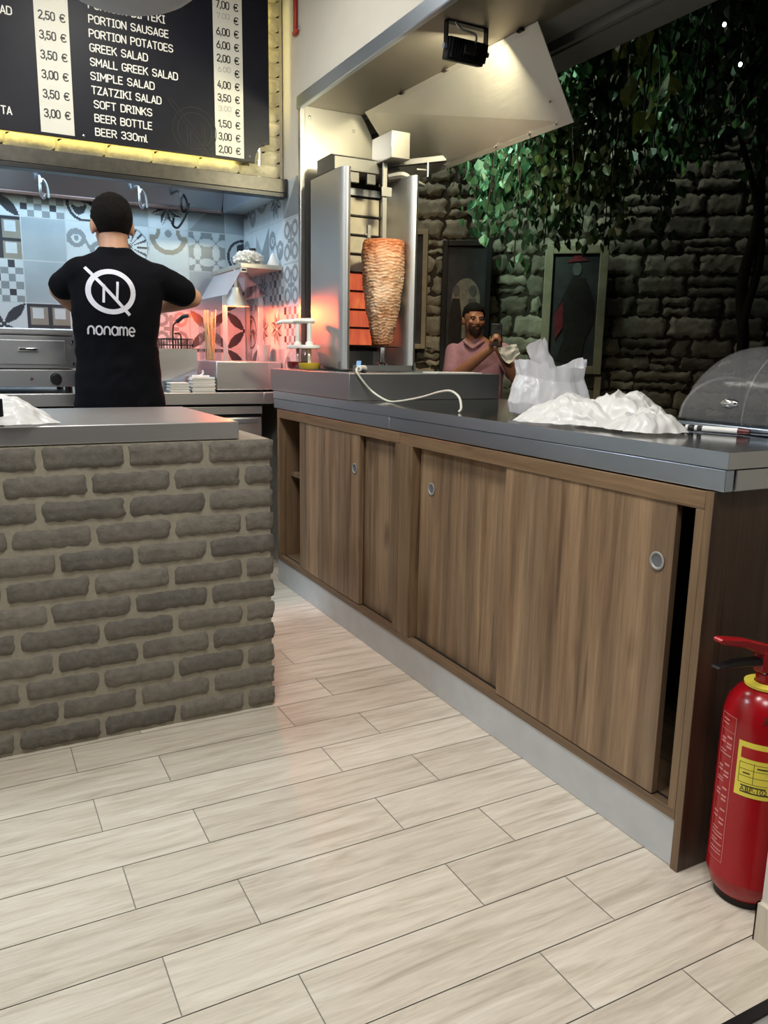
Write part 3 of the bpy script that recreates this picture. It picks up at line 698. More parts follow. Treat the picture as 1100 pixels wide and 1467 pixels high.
# ================================================================== GYRO GRILL
gy = thing('vertical_grill', 'tall steel vertical rotisserie grill holding the meat cone', 'grill', (1.69, 3.45, 1.079))
def wing(x0, x1, nosex, name, lab):
    """upright side screen with a rounded front nose (plan outline extruded)"""
    pts = [(x0, 3.64), (x0, 3.335)]
    for k in range(1, 8):
        a = PI*k/8; pts.append(((x0+x1)/2 - (x1-x0)/2*math.cos(a), 3.335-0.055*math.sin(a)))
    pts += [(x1, 3.335), (x1, 3.64)]
    return MB().prism([(x, y, 1.088) for x, y in pts], (0, 0, 0.86)).build(name, 'steel_screen', gy, smooth=40)
wing(1.508, 1.560, 0, 'side_screen', ''); wing(1.848, 1.900, 0, 'side_screen', '')
for x in (1.515, 1.89):
    for y in (3.325, 3.60): MB().box(x-0.006, x+0.012, y-0.025, y+0.025, 1.079, 1.12).build('foot', 'steel_dull', gy)
bb = MB().box(1.562, 1.846, 3.600, 3.645, 1.17, 1.985).build('burner_frame', 'soot', gy)
MB().box(1.565, 1.60, 3.40, 3.600, 1.12, 1.93).build('inner_liner', 'soot', gy)
for k in range(8):
    z0 = 1.196+0.0868*k
    MB().box(1.602, 1.842, 3.588, 3.602, z0+0.004, z0+0.080).build('burner_panel', 'burner_lit' if k < 4 else 'burner_ceramic', gy, bevel=0.001)
    MB().box(1.60, 1.844, 3.578, 3.602, z0-0.004, z0+0.003).build('burner_bar', 'soot', gy, smooth=0)
MB().box(1.60, 1.844, 3.58, 3.602, 1.894, 1.925).build('burner_bar', 'steel_dull', gy)
mb = MB().prism([(1.535, 3.43, 1.965), (1.535, 3.63, 1.965), (1.535, 3.63, 2.035), (1.535, 3.47, 2.035), (1.535, 3.43, 2.02)], (0.325, 0, 0))
mb.build('header', 'steel_arm', gy, bevel=0.002)
for x in (1.64, 1.725): MB().box(x-0.022, x+0.022, 3.44, 3.455, 1.92, 1.97).build('header_bracket', 'steel_arm', gy, bevel=0.001)
MB().beam((1.74, 3.47, 2.005), (2.02, 3.27, 2.035), 0.022, 0.026).build('swing_arm', 'steel_arm', gy, bevel=0.002)
MB().cyl((1.95, 3.315, 1.955), (1.95, 3.315, 2.025), 0.007).beam((1.90, 3.33, 1.985), (1.95, 3.315, 1.985), 0.006, 0.006).build('arm_pin', 'chrome', gy)
MB().tube([(1.80, 3.42, 1.955), (1.86, 3.39, 1.965), (1.90, 3.37, 1.945), (1.955, 3.35, 1.925)], [0.02, 0.024, 0.018, 0.008]).build('lever', 'steel_arm', gy)
mo = MB().box(1.744, 1.838, 3.285, 3.477, 2.008, 2.122).build('motor_box', 'steel_v', gy, bevel=0.003)
MB().beam((1.71, 3.50, 1.98), (1.76, 3.43, 2.02), 0.02, 0.012).build('motor_bracket', 'black_iron', gy)
MB().box(1.752, 1.772, 3.374, 3.386, 1.66, 2.008).cyl((1.762, 3.38, 1.11), (1.762, 3.38, 1.66), 0.006).build('spit', 'spit_steel', gy, bevel=0.001)
MB().box(1.742, 1.792, 3.365, 3.373, 1.86, 1.90).build('spit_clamp', 'spit_steel', gy, bevel=0.001)
MB().box(1.675, 1.69, 3.37, 3.385, 1.675, 1.73).beam((1.665, 3.38, 1.69), (1.70, 3.38, 1.69), .006, .006).build('spit_fork', 'spit_steel', gy)
MB().lathe((1.762, 3.38, 1.187), [(0.0001, 0), (0.078, 0), (0.080, 0.004), (0.0001, 0.008)], 36).build('spit_plate', 'soot', gy)
MB().lathe((1.762, 3.38, 1.10), [(0.03, 0), (0.03, 0.012), (0.014, 0.02), (0.012, 0.05), (0.018, 0.088)], 24).build('spit_hub', 'chrome', gy)
MB().box(1.56, 1.87, 3.27, 3.60, 1.080, 1.086).box(1.56, 1.87, 3.27, 3.275, 1.086, 1.106).box(1.865, 1.87, 3.27, 3.60, 1.086, 1.106).build('drip_tray', 'steel_dull', gy)
# meat
prof = [(0.0, 1.197), (0.046, 1.197), (0.050, 1.203), (0.054, 1.24), (0.064, 1.29), (0.076, 1.345), (0.086, 1.41), (0.092, 1.47), (0.098, 1.53), (0.099, 1.60), (0.097, 1.65), (0.092, 1.668), (0.0, 1.672)]
def meat_r(z):
    for (r0, a), (r1, b) in zip(prof, prof[1:]):
        if a <= z <= b and b > a: return r0+(r1-r0)*(z-a)/(b-a)
    return 0.05
def meat_fn(u, v):
    z = 1.1975+(1.668-1.1975)*v; t = 2*PI*u; r = meat_r(z)
    w_ = z + 0.010*noise.noise(Vector((math.cos(t)*2.2, math.sin(t)*2.2, z*3)))
    layer = abs(((w_*70 + 0.6*noise.noise(Vector((math.cos(t)*3, math.sin(t)*3, z*20)))) % 1)-.5)*2
    r += 0.0022*(layer-.5) + 0.007*noise.noise(Vector((math.cos(t)*2.5, math.sin(t)*2.5, z*14))) + 0.003*noise.noise(Vector((math.cos(t)*8, math.sin(t)*8, z*60)))
    return (1.762+r*math.cos(t), 3.38+r*math.sin(t), z)
mb = MB().grid(meat_fn, 110, 190)
mb.raw([meat_fn(i/60, 1) for i in range(60)], [tuple(range(60))]); mb.raw([meat_fn(i/60, 0) for i in range(60)], [tuple(range(59, -1, -1))])
mt = mb.build('meat_cone', 'meat', smooth=60); tag(mt, 'tapering cone of roasted gyros meat on the upright spit', 'meat')

# hood flap and floodlight ------------------------------------------------
fp = thing('hood_flap', 'big slanted sheet steel flap hanging below the soffit', 'hood flap', (1.92, 3.0, 2.0))
A, B, C_, D_ = Vector((1.795, 3.66, 2.290)), Vector((1.845, 2.418, 2.290)), Vector((2.03, 2.418, 1.992)), Vector((2.04, 3.66, 1.998))
nf = (B-A).cross(D_-A).normalized()*0.003
MB().prism([A, B, C_, D_], nf).build('sheet', 'steel_warm', fp, smooth=0)
for s_, t_ in ((0.30, 0.95), (0.62, 0.95), (0.80, 0.95), (0.93, 0.95), (0.94, 0.72)):
    p = A.lerp(B, s_).lerp(D_.lerp(C_, s_), t_)
    MB().lathe(p + Vector((-0.004, 0, -0.002)), [(0.0001, -0.003), (0.005, -0.002), (0.006, 0.002)], 10, 'x').build('rivet', 'chrome', fp)
for s_ in (0.28, 0.55, 0.93):
    p = A.lerp(B, s_); MB().obox(p + Vector((-0.004, 0, -0.004)), (0, 1, 0), (1, 0, 0), (0, 0, 1), 0.014, 0.006, 0.004).build('hinge', 'soot', fp)
fl = thing('floodlight', 'black finned floodlight bracketed under the steel soffit', 'floodlight', (1.655, 2.56, 2.18))
mb = MB()
mb.prism([(1.578, 2.555, 2.240), (1.732, 2.555, 2.240), (1.732, 2.575, 2.170), (1.578, 2.575, 2.170)], (0, 0.035, 0.008))
mb.build('housing', 'black_iron', fl, bevel=0.004)
for k in range(13):
    x = 1.586+0.0116*k; MB().prism([(x, 2.556, 2.234), (x+0.004, 2.556, 2.234), (x+0.004, 2.574, 2.178), (x, 2.574, 2.178)], (0, -0.016, -0.003)).build('fin', 'black_iron', fl, smooth=0)
MB().box(1.63, 1.68, 2.540, 2.562, 2.19, 2.222).build('driver_box', 'black', fl, bevel=0.003)
mb = MB().box(1.570, 1.574, 2.56, 2.585, 2.20, 2.291).box(1.736, 1.740, 2.56, 2.585, 2.20, 2.291).box(1.570, 1.740, 2.56, 2.585, 2.287, 2.291)
mb.build('bracket', 'black_iron', fl, smooth=0)
for x in (1.566, 1.744): MB().cyl((x-0.005, 2.572, 2.21), (x+0.005, 2.572, 2.21), 0.009).build('bolt', 'steel', fl)
MB().tube([(1.68, 2.55, 2.225), (1.675, 2.545, 2.255), (1.62, 2.55, 2.265), (1.60, 2.56, 2.289)], 0.004).build('cord', 'steel_dull', fl)
MB().prism([(1.585, 2.5905, 2.244), (1.725, 2.5905, 2.244), (1.725, 2.6105, 2.182), (1.585, 2.6105, 2.182)], (0, 0.002, 0.001)).build('glass_front', emis('floodlight_glass', (1, 0.93, 0.75, 1), 3), fl, smooth=0)
rh = thing('emergency_hammer', 'red hammer like hook fixed high on the white wall', 'hammer', (1.48, 3.77, 2.60))
MB().box(1.478, 1.489, 3.752, 3.784, 2.61, 2.88).build('handle', 'red_plastic', rh, bevel=0.004)
MB().box(1.476, 1.489, 3.735, 3.79, 2.602, 2.622).build('clip', 'red_plastic', rh, bevel=0.003)
MB().tube([(1.484, 3.74, 2.615), (1.478, 3.715, 2.612), (1.478, 3.70, 2.618)], 0.003).build('pin', 'steel', rh)

# ================================================================== MENU BOARD
def rr_(x0, y0, x1, y1, r, n=4):
    P = []
    for cx, cy, a in ((x1-r, y1-r, 0), (x0+r, y1-r, 90), (x0+r, y0+r, 180), (x1-r, y0+r, 270)):
        for k in range(n+1): t = math.radians(a+90*k/n); P.append((cx+r*math.cos(t), cy+r*math.sin(t)))
    return P+[P[0]]
def ar_(cx, cy, rx, ry, a0, a1, n=8): return [(cx+rx*math.cos(math.radians(a0+(a1-a0)*k/n)), cy+ry*math.sin(math.radians(a0+(a1-a0)*k/n))) for k in range(n+1)]
_S = ar_(.25, .76, .25, .24, 20, 180)+ar_(.25, .72, .25, .20, 180, 250)[1:]+ar_(.25, .27, .25, .22, 70, 0)[0:]+ar_(.25, .25, .25, .25, 0, -165)
_3 = [ar_(.24, .76, .24, .24, 160, -70)+[(.2, .53)], [(.2, .53)]+ar_(.24, .265, .26, .265, 70, -160)]
GL = {'A': ([[(0, 0), (.25, 1), (.5, 0)], [(.09, .28), (.41, .28)]], .5), 'B': ([[(0, 0), (0, 1), (.28, 1)]+ar_(.26, .77, .22, .23, 80, -90)+[(0, .54)], [(.26, .54)]+ar_(.26, .27, .25, .27, 80, -90)+[(0, 0)]], .5),
      'D': ([[(0, 0), (0, 1), (.24, 1)]+ar_(.24, .72, .26, .28, 90, 0)+ar_(.24, .28, .26, .28, 0, -90)+[(0, 0)]], .5), 'E': ([[(.42, 1), (0, 1), (0, 0), (.42, 0)], [(0, .52), (.36, .52)]], .43), 'F': ([[(.42, 1), (0, 1), (0, 0)], [(0, .5), (.36, .5)]], .42),
      'G': ([ar_(.25, .76, .25, .24, 25, 180)+ar_(.25, .24, .25, .24, 180, 360)+[(.5, .48), (.28, .48)]], .5), 'I': ([[(.12, 0), (.12, 1)], [(0, 1), (.24, 1)], [(0, 0), (.24, 0)]], .24),
      'K': ([[(0, 0), (0, 1)], [(.47, 1), (.02, .42)], [(.17, .6), (.5, 0)]], .5), 'L': ([[(0, 1), (0, 0), (.4, 0)]], .4), 'M': ([[(0, 0), (0, 1), (.3, .35), (.6, 1), (.6, 0)]], .6), 'N': ([[(0, 0), (0, 1), (.5, 0), (.5, 1)]], .5),
      'O': ([ar_(.25, .75, .25, .25, 0, 180)+ar_(.25, .25, .25, .25, 180, 360)+[(.5, .75)]], .5), 'P': ([[(0, 0), (0, 1), (.25, 1)]+ar_(.25, .73, .25, .27, 80, -90)+[(0, .46)]], .5),
      'R': ([[(0, 0), (0, 1), (.25, 1)]+ar_(.25, .74, .24, .26, 80, -90)+[(0, .48)], [(.24, .48), (.5, 0)]], .5), 'S': ([_S], .5), 'T': ([[(0, 1), (.5, 1)], [(.25, 1), (.25, 0)]], .5), 'Z': ([[(0, 1), (.47, 1), (0, 0), (.48, 0)]], .48),
      'U': ([[(0, 1), (0, .25)]+ar_(.25, .25, .25, .25, 180, 360)+[(.5, 1)]], .5), 'C': ([ar_(.25, .76, .25, .24, 25, 180)+ar_(.25, .24, .25, .24, 180, 335)], .5),
      'X': ([[(0, 0), (.5, 1)], [(0, 1), (.5, 0)]], .5), 'm': ([[(0, 0), (0, .68)], ar_(.17, .5, .17, .18, 180, 0)+[(.34, 0)], ar_(.51, .5, .17, .18, 180, 0)+[(.68, 0)]], .68), 'l': ([[(0, 1), (0, .15)]+ar_(.15, .15, .15, .15, 180, 270)], .15),
      '0': ([ar_(.24, .76, .24, .24, 0, 180)+ar_(.24, .24, .24, .24, 180, 360)+[(.48, .76)]], .48), '1': ([[(0, .76), (.22, 1), (.22, 0)]], .24), '2': ([ar_(.24, .75, .24, .25, 165, -35)+[(0, 0), (.5, 0)]], .5), '3': (_3, .5),
      '4': ([[(.36, 0), (.36, .6)], [(.3, 1), (0, .24), (.5, .24)]], .5), '5': ([[(.44, 1), (.05, 1), (.02, .52)]+ar_(.23, .32, .26, .31, 120, -160)], .5), '6': ([[(.36, 1), (.04, .46)], rr_(0, 0, .5, .58, .24)], .5), '7': ([[(0, 1), (.48, 1), (.16, 0)]], .48),
      ',': ([[(.05, .10), (0, -.14)]], .08), '.': ([[(.02, .0), (.02, .05)]], .06), '€': ([ar_(.34, .72, .26, .28, 30, 180)+ar_(.34, .28, .26, .28, 180, 330), [(0, .58), (.42, .58)], [(0, .42), (.40, .42)]], .6), ' ': ([], .26)}
def fit_text(name, body, x0, x1, zc, cap, y, mat, parent, rot=0, wd=None):
    """upright single-stroke lettering on a wall facing the room, fitted between x0 and x1"""
    wd = wd or cap*0.142; lay = []; xx = 0
    for ch in body:
        st_, w_ = GL[ch]; lay += [[(xx+px, py) for px, py in pl_] for pl_ in st_]; xx += w_+0.17
    xx -= 0.17; kx = (x1-x0-wd)/xx; c, s_ = math.cos(rot), math.sin(rot); mb = MB()
    for pl_ in lay:
        P = [(wd/2+a*kx, (b-.5)*(cap-wd)) for a, b in pl_]; P = [(x0+a*c-b*s_, zc+a*s_+b*c) for a, b in P]; yk = y
        for a, b in zip(P, P[1:]):
            d = Vector((b[0]-a[0], b[1]-a[1]))
            if d.length < 1e-6: continue
            n = Vector((-d.y, d.x)).normalized()*wd/2
            yk -= 6e-6; mb.face([(a[0]+n.x, yk, a[1]+n.y), (b[0]+n.x, yk, b[1]+n.y), (b[0]-n.x, yk, b[1]-n.y), (a[0]-n.x, yk, a[1]-n.y)])
        for p in P:
            yk -= 6e-6; mb.face([(p[0]+wd/2*math.cos(PI*k/4), yk, p[1]+wd/2*math.sin(PI*k/4)) for k in range(8)])
        y -= 4e-5
    return mb.build(name, mat, parent, smooth=0, weld=False)
mbd = thing('menu_board', 'dark navy menu board with white lettering and price strips', 'menu board', (0.3, 3.906, 2.05))
BY = 3.900
out = [(-0.9, 2.052), (1.325, 2.052)]
for k in range(0, 9):
    a = PI - (PI/2)*k/8; out.append((1.400+0.075*math.cos(a), 2.060+0.085*math.sin(a)))
out += [(1.400, 2.86), (-0.9, 2.86)]
MB().prism([(x, BY, z) for x, z in out], (0, 0.012, 0)).build('board_panel', 'board', mbd, smooth=0)
oz = [(x*1.0-0.006 if x > 1 else x, z+0.006) for x, z in out]
mb = MB()
for (a, b) in zip(out[:12], out[1:12]): mb.beam((a[0]-0.006, BY-0.0005, a[1]+0.006), (b[0]-0.006, BY-0.0005, b[1]+0.006), 0.002, 0.003, (0, 1, 0))
mb.build('edge_line', 'board_line', mbd, smooth=0)
mb = MB()
for R_ in (0.102, 0.078):
    pts = [(1.035+R_*math.cos(2*PI*k/40), BY-0.0006, 2.155+R_*1.0*math.sin(2*PI*k/40)) for k in range(41) if 2.155+R_*math.sin(2*PI*k/40) > 2.066]
    for a, b in zip(pts, pts[1:]):
        if (Vector(a)-Vector(b)).length < 0.03: mb.beam(a, b, 0.003, 0.003, (0, 1, 0))
for a, b in (((0.915, 2.272), (1.095, 2.062)), ((0.93, 2.282), (1.112, 2.070)), ((1.0, 2.075), (1.0, 2.175)), ((1.013, 2.07), (1.013, 2.16)), ((1.068, 2.095), (1.068, 2.19)), ((1.081, 2.08), (1.081, 2.19)), ((0.915, 2.272), (0.93, 2.282)), ((1.068, 2.19), (1.081, 2.19))):
    mb.beam((a[0], BY-0.0006, a[1]), (b[0], BY-0.0006, b[1]), 0.003, 0.003, (0, 1, 0))
mb.build('embossed_logo', 'board_line', mbd, smooth=0)
Z0, DZ = 2.094, 0.0563
for k, (tx, x0, x1) in enumerate([('BEER 330ml', .594, .82), ('BEER BOTTLE', .594, .843), ('SOFT DRINKS', .594, .845), ('TZATZIKI SALAD', .587, .888), ('SIMPLE SALAD', .586, .86), ('SMALL GREEK SALAD', .587, .966), ('GREEK SALAD', .588, .835), ('PORTION POTATOES', .588, .948), ('PORTION SAUSAGE', .589, .93), ('PORTION BIFTEKI', .590, .916)]):
    fit_text('menu_line', tx, x0, x1, Z0+DZ*k, 0.034, BY-0.0008, 'letters', mbd)
fit_text('menu_line', 'AD', .245, .291, 2.514, 0.034, BY-0.0008, 'letters', mbd); fit_text('menu_line', 'TA', .222, .266, 2.130, 0.034, BY-0.0008, 'letters', mbd)
sp = MB().box(1.133, 1.271, BY-0.0015, BY, 2.064, 2.85).build('price_strip', 'strip', mbd, smooth=0)
for k, tx in enumerate(['2,00', '3,00', '1,50', '3.00', '3,50', '4,00', '6.00', '2,00', '6,00', '6,00', '7.00', '7,00']):
    hw = '.' in tx
    fit_text('price', tx, 1.147+(.004 if hw else 0), 1.212, Z0+DZ*k+(.008 if hw else 0), 0.024 if hw else 0.034, BY-0.0021, 'pencil' if hw else 'ink', sp, 0.06 if hw else 0, 0.0026 if hw else None)
    fit_text('price', '€', 1.230, 1.256, Z0+DZ*k, 0.034, BY-0.0021, 'ink', sp)
sp = MB().box(0.374, 0.509, BY-0.0015, BY, 2.064, 2.85).build('price_strip', 'strip', mbd, smooth=0)
for k, tx in enumerate(['3,00', '3,50', '3,00', '3,50', '3,50', '2,50']):
    fit_text('price', tx, .389, .456, 2.142+0.0763*k, 0.036, BY-0.0021, 'ink', sp); fit_text('price', '€', .472, .498, 2.142+0.0763*k, 0.034, BY-0.0021, 'ink', sp)
for x, z in ((0.545, 2.070), (1.300, 2.078)): MB().lathe((x, BY, z), [(.0001, -.003), (.005, -.002), (.006, 0)], 12, 'y').build('screw', 'chrome', mbd)
for x in (-0.5, 0.4, 1.2): MB().cyl((x, BY+0.012, 2.3), (x, 3.9535, 2.3), 0.008).build('standoff', 'steel', mbd)
MB().box(-0.85, 1.24, 3.922, 3.930, 2.060, 2.068).build('light_strip', 'led', mbd, smooth=0)
MB().box(1.368, 1.376, 3.922, 3.930, 2.26, 2.80).build('light_strip', 'led', mbd, smooth=0)

# ================================================================== EXTRACTOR HOOD
hd = thing('extractor_hood', 'long steel extractor hood over the kitchen counter', 'hood', (0, 4.2, 1.91))
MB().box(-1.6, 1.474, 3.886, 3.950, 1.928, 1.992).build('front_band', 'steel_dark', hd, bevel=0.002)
MB().box(-1.6, 1.484, 3.884, 3.952, 1.906, 1.927).box(1.474, 1.486, 3.884, 3.952, 1.927, 1.994).build('black_lip', 'black', hd, bevel=0.002)
MB().box(1.358, 1.372, 3.953, 4.56, 1.918, 2.34).build('side_skirt', 'steel', hd, bevel=0.002)
MB().box(1.373, 1.487, 3.953, 4.600, 1.925, 1.936).build('filler_plate', 'steel_x', hd, smooth=0)
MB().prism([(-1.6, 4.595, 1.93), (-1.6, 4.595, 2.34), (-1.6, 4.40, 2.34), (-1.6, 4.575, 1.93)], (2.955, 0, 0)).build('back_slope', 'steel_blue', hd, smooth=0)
MB().box(-1.6, 1.358, 3.953, 4.40, 2.34, 2.35).build('hood_top', 'steel', hd, smooth=0)
MB().box(-1.6, 1.358, 4.565, 4.598, 1.912, 1.929).build('drip_rail', simple('copper_stained_rail', S(112, 92, 88), 0.35, 0.7), hd, bevel=0.003)
for x in (0.80, 0.1, -0.9): MB().box(x-0.35, x+0.35, 4.22, 4.34, 2.315, 2.338).build('hood_lamp', 'led_cool', hd, bevel=0.004)  # the far left one is added for its light
for k, (x, s_) in enumerate(((0.41, -1), (0.875, 1), (1.085, 1))):
    mb = MB(); z = 1.945
    mb.tube([(x-0.012, 4.585, 1.99), (x-0.012, 4.45, 1.985), (x-0.012, 4.36, 1.965), (x-0.014, 4.34, z-0.03), (x-0.012, 4.34, z-0.06), (x, 4.35, z-0.075), (x+0.012, 4.35, z-0.06)], 0.007)
    mb.tube([(x+0.022, 4.34, z-0.075), (x+0.018, 4.35, z-0.02), (x, 4.35, z+0.01), (x-0.012, 4.34, z-0.01)], 0.006)
    if k == 2: mb.tube([(x+0.03, 4.35, z-0.03), (x+0.012, 4.35, z-0.09), (x-0.03, 4.35, z-0.155), (x-0.058, 4.35, z-0.145), (x-0.052, 4.35, z-0.11)], 0.006)
    o = mb.build('hanging_hook', 'steel_dull' if k < 2 else 'black_iron')
    tag(o, ['shiny hook hanging under the hood at far left', 'shiny hook hanging under the hood right of the man\'s head', 'long dark hook hanging nearest the hood\'s right side'][k], 'hook', 'hooks under the extractor hood')

# ================================================================== BACK COUNTER AND APPLIANCES
bc = thing('kitchen_counter', 'steel back counter with fridge drawers behind the man', 'counter', (0, 4.25, 0))
MB().box(-1.6, 1.355, 3.900, 4.598, 0.897, 0.955).box(1.355, 1.489, 3.90, 4.598, 0.897, 0.955).build('worktop', 'steel_x', bc, bevel=0.003)
MB().box(-1.6, 1.355, 3.93, 4.59, 0.10, 0.896).build('body', 'dark_gap', bc, smooth=0)
MB().box(-1.6, 1.35, 3.912, 3.929, 0.846, 0.884).build('upper_rail', 'steel_x', bc, bevel=0.002)
for x0, x1 in ((-1.1, -0.42), (-0.4, 0.38), (0.40, 0.99), (1.01, 1.345)):
    p = MB().box(x0, x1, 3.910, 3.929, 0.14, 0.828).build('fridge_door', 'steel_x', bc, bevel=0.003)
    MB().box(x0+0.02, x1-0.02, 3.902, 3.910, 0.80, 0.824).build('door_handle', 'steel', p, bevel=0.002)
MB().box(-1.6, 1.35, 3.96, 4.55, 0.0, 0.10).build('plinth', 'black', bc, smooth=0)

gr = thing('contact_grill', 'steel countertop grill with one black knob left of the man', 'grill', (0.1, 4.15, 0.957))
MB().box(-0.3, 0.462, 3.92, 4.40, 0.985, 1.062).build('base', 'steel_dull', gr, bevel=0.004)
MB().box(-0.3, 0.466, 3.918, 4.40, 1.066, 1.212).build('upper_body', 'steel_dull', gr, bevel=0.004)
MB().box(-0.3, 0.470, 3.912, 4.42, 1.214, 1.243).build('lid', 'steel_dull', gr, bevel=0.006)
p = MB().box(-0.2, 0.420, 3.912, 3.919, 1.083, 1.192).build('front_panel', 'steel_dull', gr, bevel=0.004)
MB().box(0.225, 0.305, 3.900, 3.913, 1.142, 1.158).build('pull', 'chrome', p, bevel=0.004)
for z in (1.09, 1.188): MB().lathe((0.45, 3.917, z), [(.0001, -.006), (.006, -.005), (.007, 0)], 12, 'y').build('screw', 'chrome', gr)
k_ = MB().lathe((0.372, 3.92, 1.020), [(.0001, -.024), (.020, -.024), (.022, -.006), (.022, 0)], 28, 'y').build('knob', 'black', gr)
MB().lathe((0.372, 3.92, 1.020), [(.023, -.004), (.027, -.004), (.027, 0)], 28, 'y').build('knob_ring', 'chrome', k_)
MB().lathe((0.272, 3.92, 1.020), [(.0001, -.004), (.006, -.003), (.007, 0)], 14, 'y').build('indicator_light', simple('dull_amber_lens', S(96, 58, 50), 0.3), gr)
for x in (-0.2, 0.43):
    for y in (3.96, 4.34): MB().cyl((x, y, 0.955), (x, y, 0.987), 0.016).build('foot', 'black', gr)

fr = thing('deep_fryer', 'boxy steel deep fryer right behind the man\'s elbow', 'fryer', (0.86, 4.2, 0.957))
mb = MB().prism([(0.66, 4.02, 1.166), (1.05, 4.02, 1.166), (1.05, 4.02, 1.075), (0.90, 4.02, 1.010), (0.66, 4.02, 1.010)], (0, 0.006, 0))
mb.build('front_plate', 'steel_x', fr, smooth=0)
MB().box(0.66, 1.05, 4.03, 4.40, 0.957, 1.150).build('tank', 'steel', fr, bevel=0.004)
fb = thing('fry_basket', 'wire frying basket with a long dark handle beside the man', 'basket', (0.98, 4.2, 1.152))
mb = MB(); r_ = 0.0022
for z in (1.158, 1.185, 1.215): 
    for a, b in (((0.90, 4.08), (1.045, 4.08)), ((1.045, 4.08), (1.045, 4.34)), ((1.045, 4.34), (0.90, 4.34)), ((0.90, 4.34), (0.90, 4.08))): mb.cyl((a[0], a[1], z), (b[0], b[1], z), r_, n=6)
for k in range(11):
    x = 0.90+0.0145*k
    for y in (4.08, 4.34): mb.cyl((x, y, 1.155), (x, y, 1.217), r_*0.8, n=6)
for k in range(10):
    y = 4.08+0.026*k
    for x in (0.90, 1.045): mb.cyl((x, y, 1.155), (x, y, 1.217), r_*0.8, n=6)
mb.build('wire_cage', 'soot', fb, smooth=0)
MB().tube([(0.945, 4.08, 1.16), (0.945, 4.075, 1.25), (0.950, 4.07, 1.285), (0.968, 4.06, 1.30)], 0.004).tube([(0.985, 4.08, 1.16), (0.985, 4.075, 1.22), (0.975, 4.07, 1.24), (0.950, 4.07, 1.24)], 0.004).tube([(0.965, 4.065, 1.298), (0.99, 4.04, 1.322), (1.015, 4.01, 1.328)], 0.010).build('handle', 'black_iron', fb)

def napkins(x0, x1, y0, y1, z0, z1, n, lab, cat='napkins'):
    mb = MB(); rr = random.Random(n)
    h = (z1-z0)/n
    for k in range(n):
        d = 0.004*math.sin(k*1.3)+rr.uniform(-.002, .002); e = 0.006*(k/n)
        mb.box(x0+d+e, x1+d, y0+rr.uniform(-.002, .002), y1, z0+h*k, z0+h*(k+0.86))
    return tag(mb.build('napkin_stack', 'paper', smooth=0, weld=False), lab, cat)
napkins(0.992, 1.107, 3.915, 4.00, 0.9555, 1.030, 22, 'tall stack of white paper napkins against the steel warmer')
napkins(0.882, 0.978, 3.915, 4.00, 0.9555, 1.004, 15, 'low stack of white paper napkins next to the man')
mb = MB().tube([(1.02, 3.95, 1.034), (1.045, 3.96, 1.036), (1.06, 3.96, 1.048), (1.058, 3.96, 1.062)], 0.005)
mb.tube([(1.005, 3.96, 1.034), (1.06, 3.94, 1.0345), (1.085, 3.935, 1.0345)], 0.004)
tag(mb.build('crumpled_paper', 'paper'), 'crumpled scrap of paper lying on the tall napkin stack', 'paper')

wm = thing('food_warmer', 'steel box warmer in the corner under the red heat lamp', 'warmer', (1.30, 4.25, 0.957))
MB().box(1.122, 1.400, 3.935, 4.55, 0.966, 1.108).box(1.40, 1.487, 3.99, 4.55, 0.966, 1.108).build('casing', 'steel_x', wm, bevel=0.004, weld=False)
for x in (1.16, 1.36):
    for y in (3.98, 4.50): MB().cyl((x, y, 0.955), (x, y, 0.967), 0.015).build('foot', 'black', wm)
hl = thing('heat_lamp', 'roof like steel canopy with a glowing red heat bulb', 'heat lamp', (1.35, 4.25, 1.109))
MB().box(1.268, 1.488, 3.97, 4.52, 1.570, 1.592).build('canopy_slab', 'steel_warm', hl, bevel=0.002)
MB().prism([(1.272, 3.965, 1.566), (1.276, 3.965, 1.568), (1.196, 3.965, 1.436), (1.192, 3.965, 1.436)], (0, 0.50, 0)).build('glass_wing', 'acrylic_smoke', hl, smooth=0)
MB().prism([(1.280, 3.965, 1.568), (1.284, 3.965, 1.566), (1.402, 3.965, 1.436), (1.398, 3.965, 1.436)], (0, 0.50, 0)).build('glass_wing', 'acrylic', hl, smooth=0)
MB().box(1.266, 1.296, 3.962, 3.970, 1.548, 1.568).build('temperature_display', 'plastic_white', hl, bevel=0.001)
MB().box(1.269, 1.293, 3.9612, 3.9622, 1.553, 1.564).build('display_window', 'black', hl, smooth=0)
for x in (1.205, 1.395): MB().box(x-0.012, x+0.012, 4.045, 4.052, 1.109, 1.436).build('acrylic_post', 'acrylic_smoke', hl, smooth=0)
MB().box(1.46, 1.48, 4.48, 4.50, 1.109, 1.570).build('rear_post', 'steel_v', hl)
MB().lathe((1.275, 4.08, -0.006), [(0.010, 1.576), (0.010, 1.49), (0.020, 1.486), (0.026, 1.462), (0.045, 1.430), (0.064, 1.396), (0.066, 1.392), (0.062, 1.395), (0.043, 1.428), (0.022, 1.458)], 36).build('lamp_shade', 'steel_warm', hl)
MB().ell((1.275, 4.08, 1.415), 0.040, 0.040, 0.018).build('bulb', 'bulb_red', hl)
point('heat_lamp_glow', (1.275, 4.08, 1.401), 40, (1.0, 0.115, 0.028), 0.026)
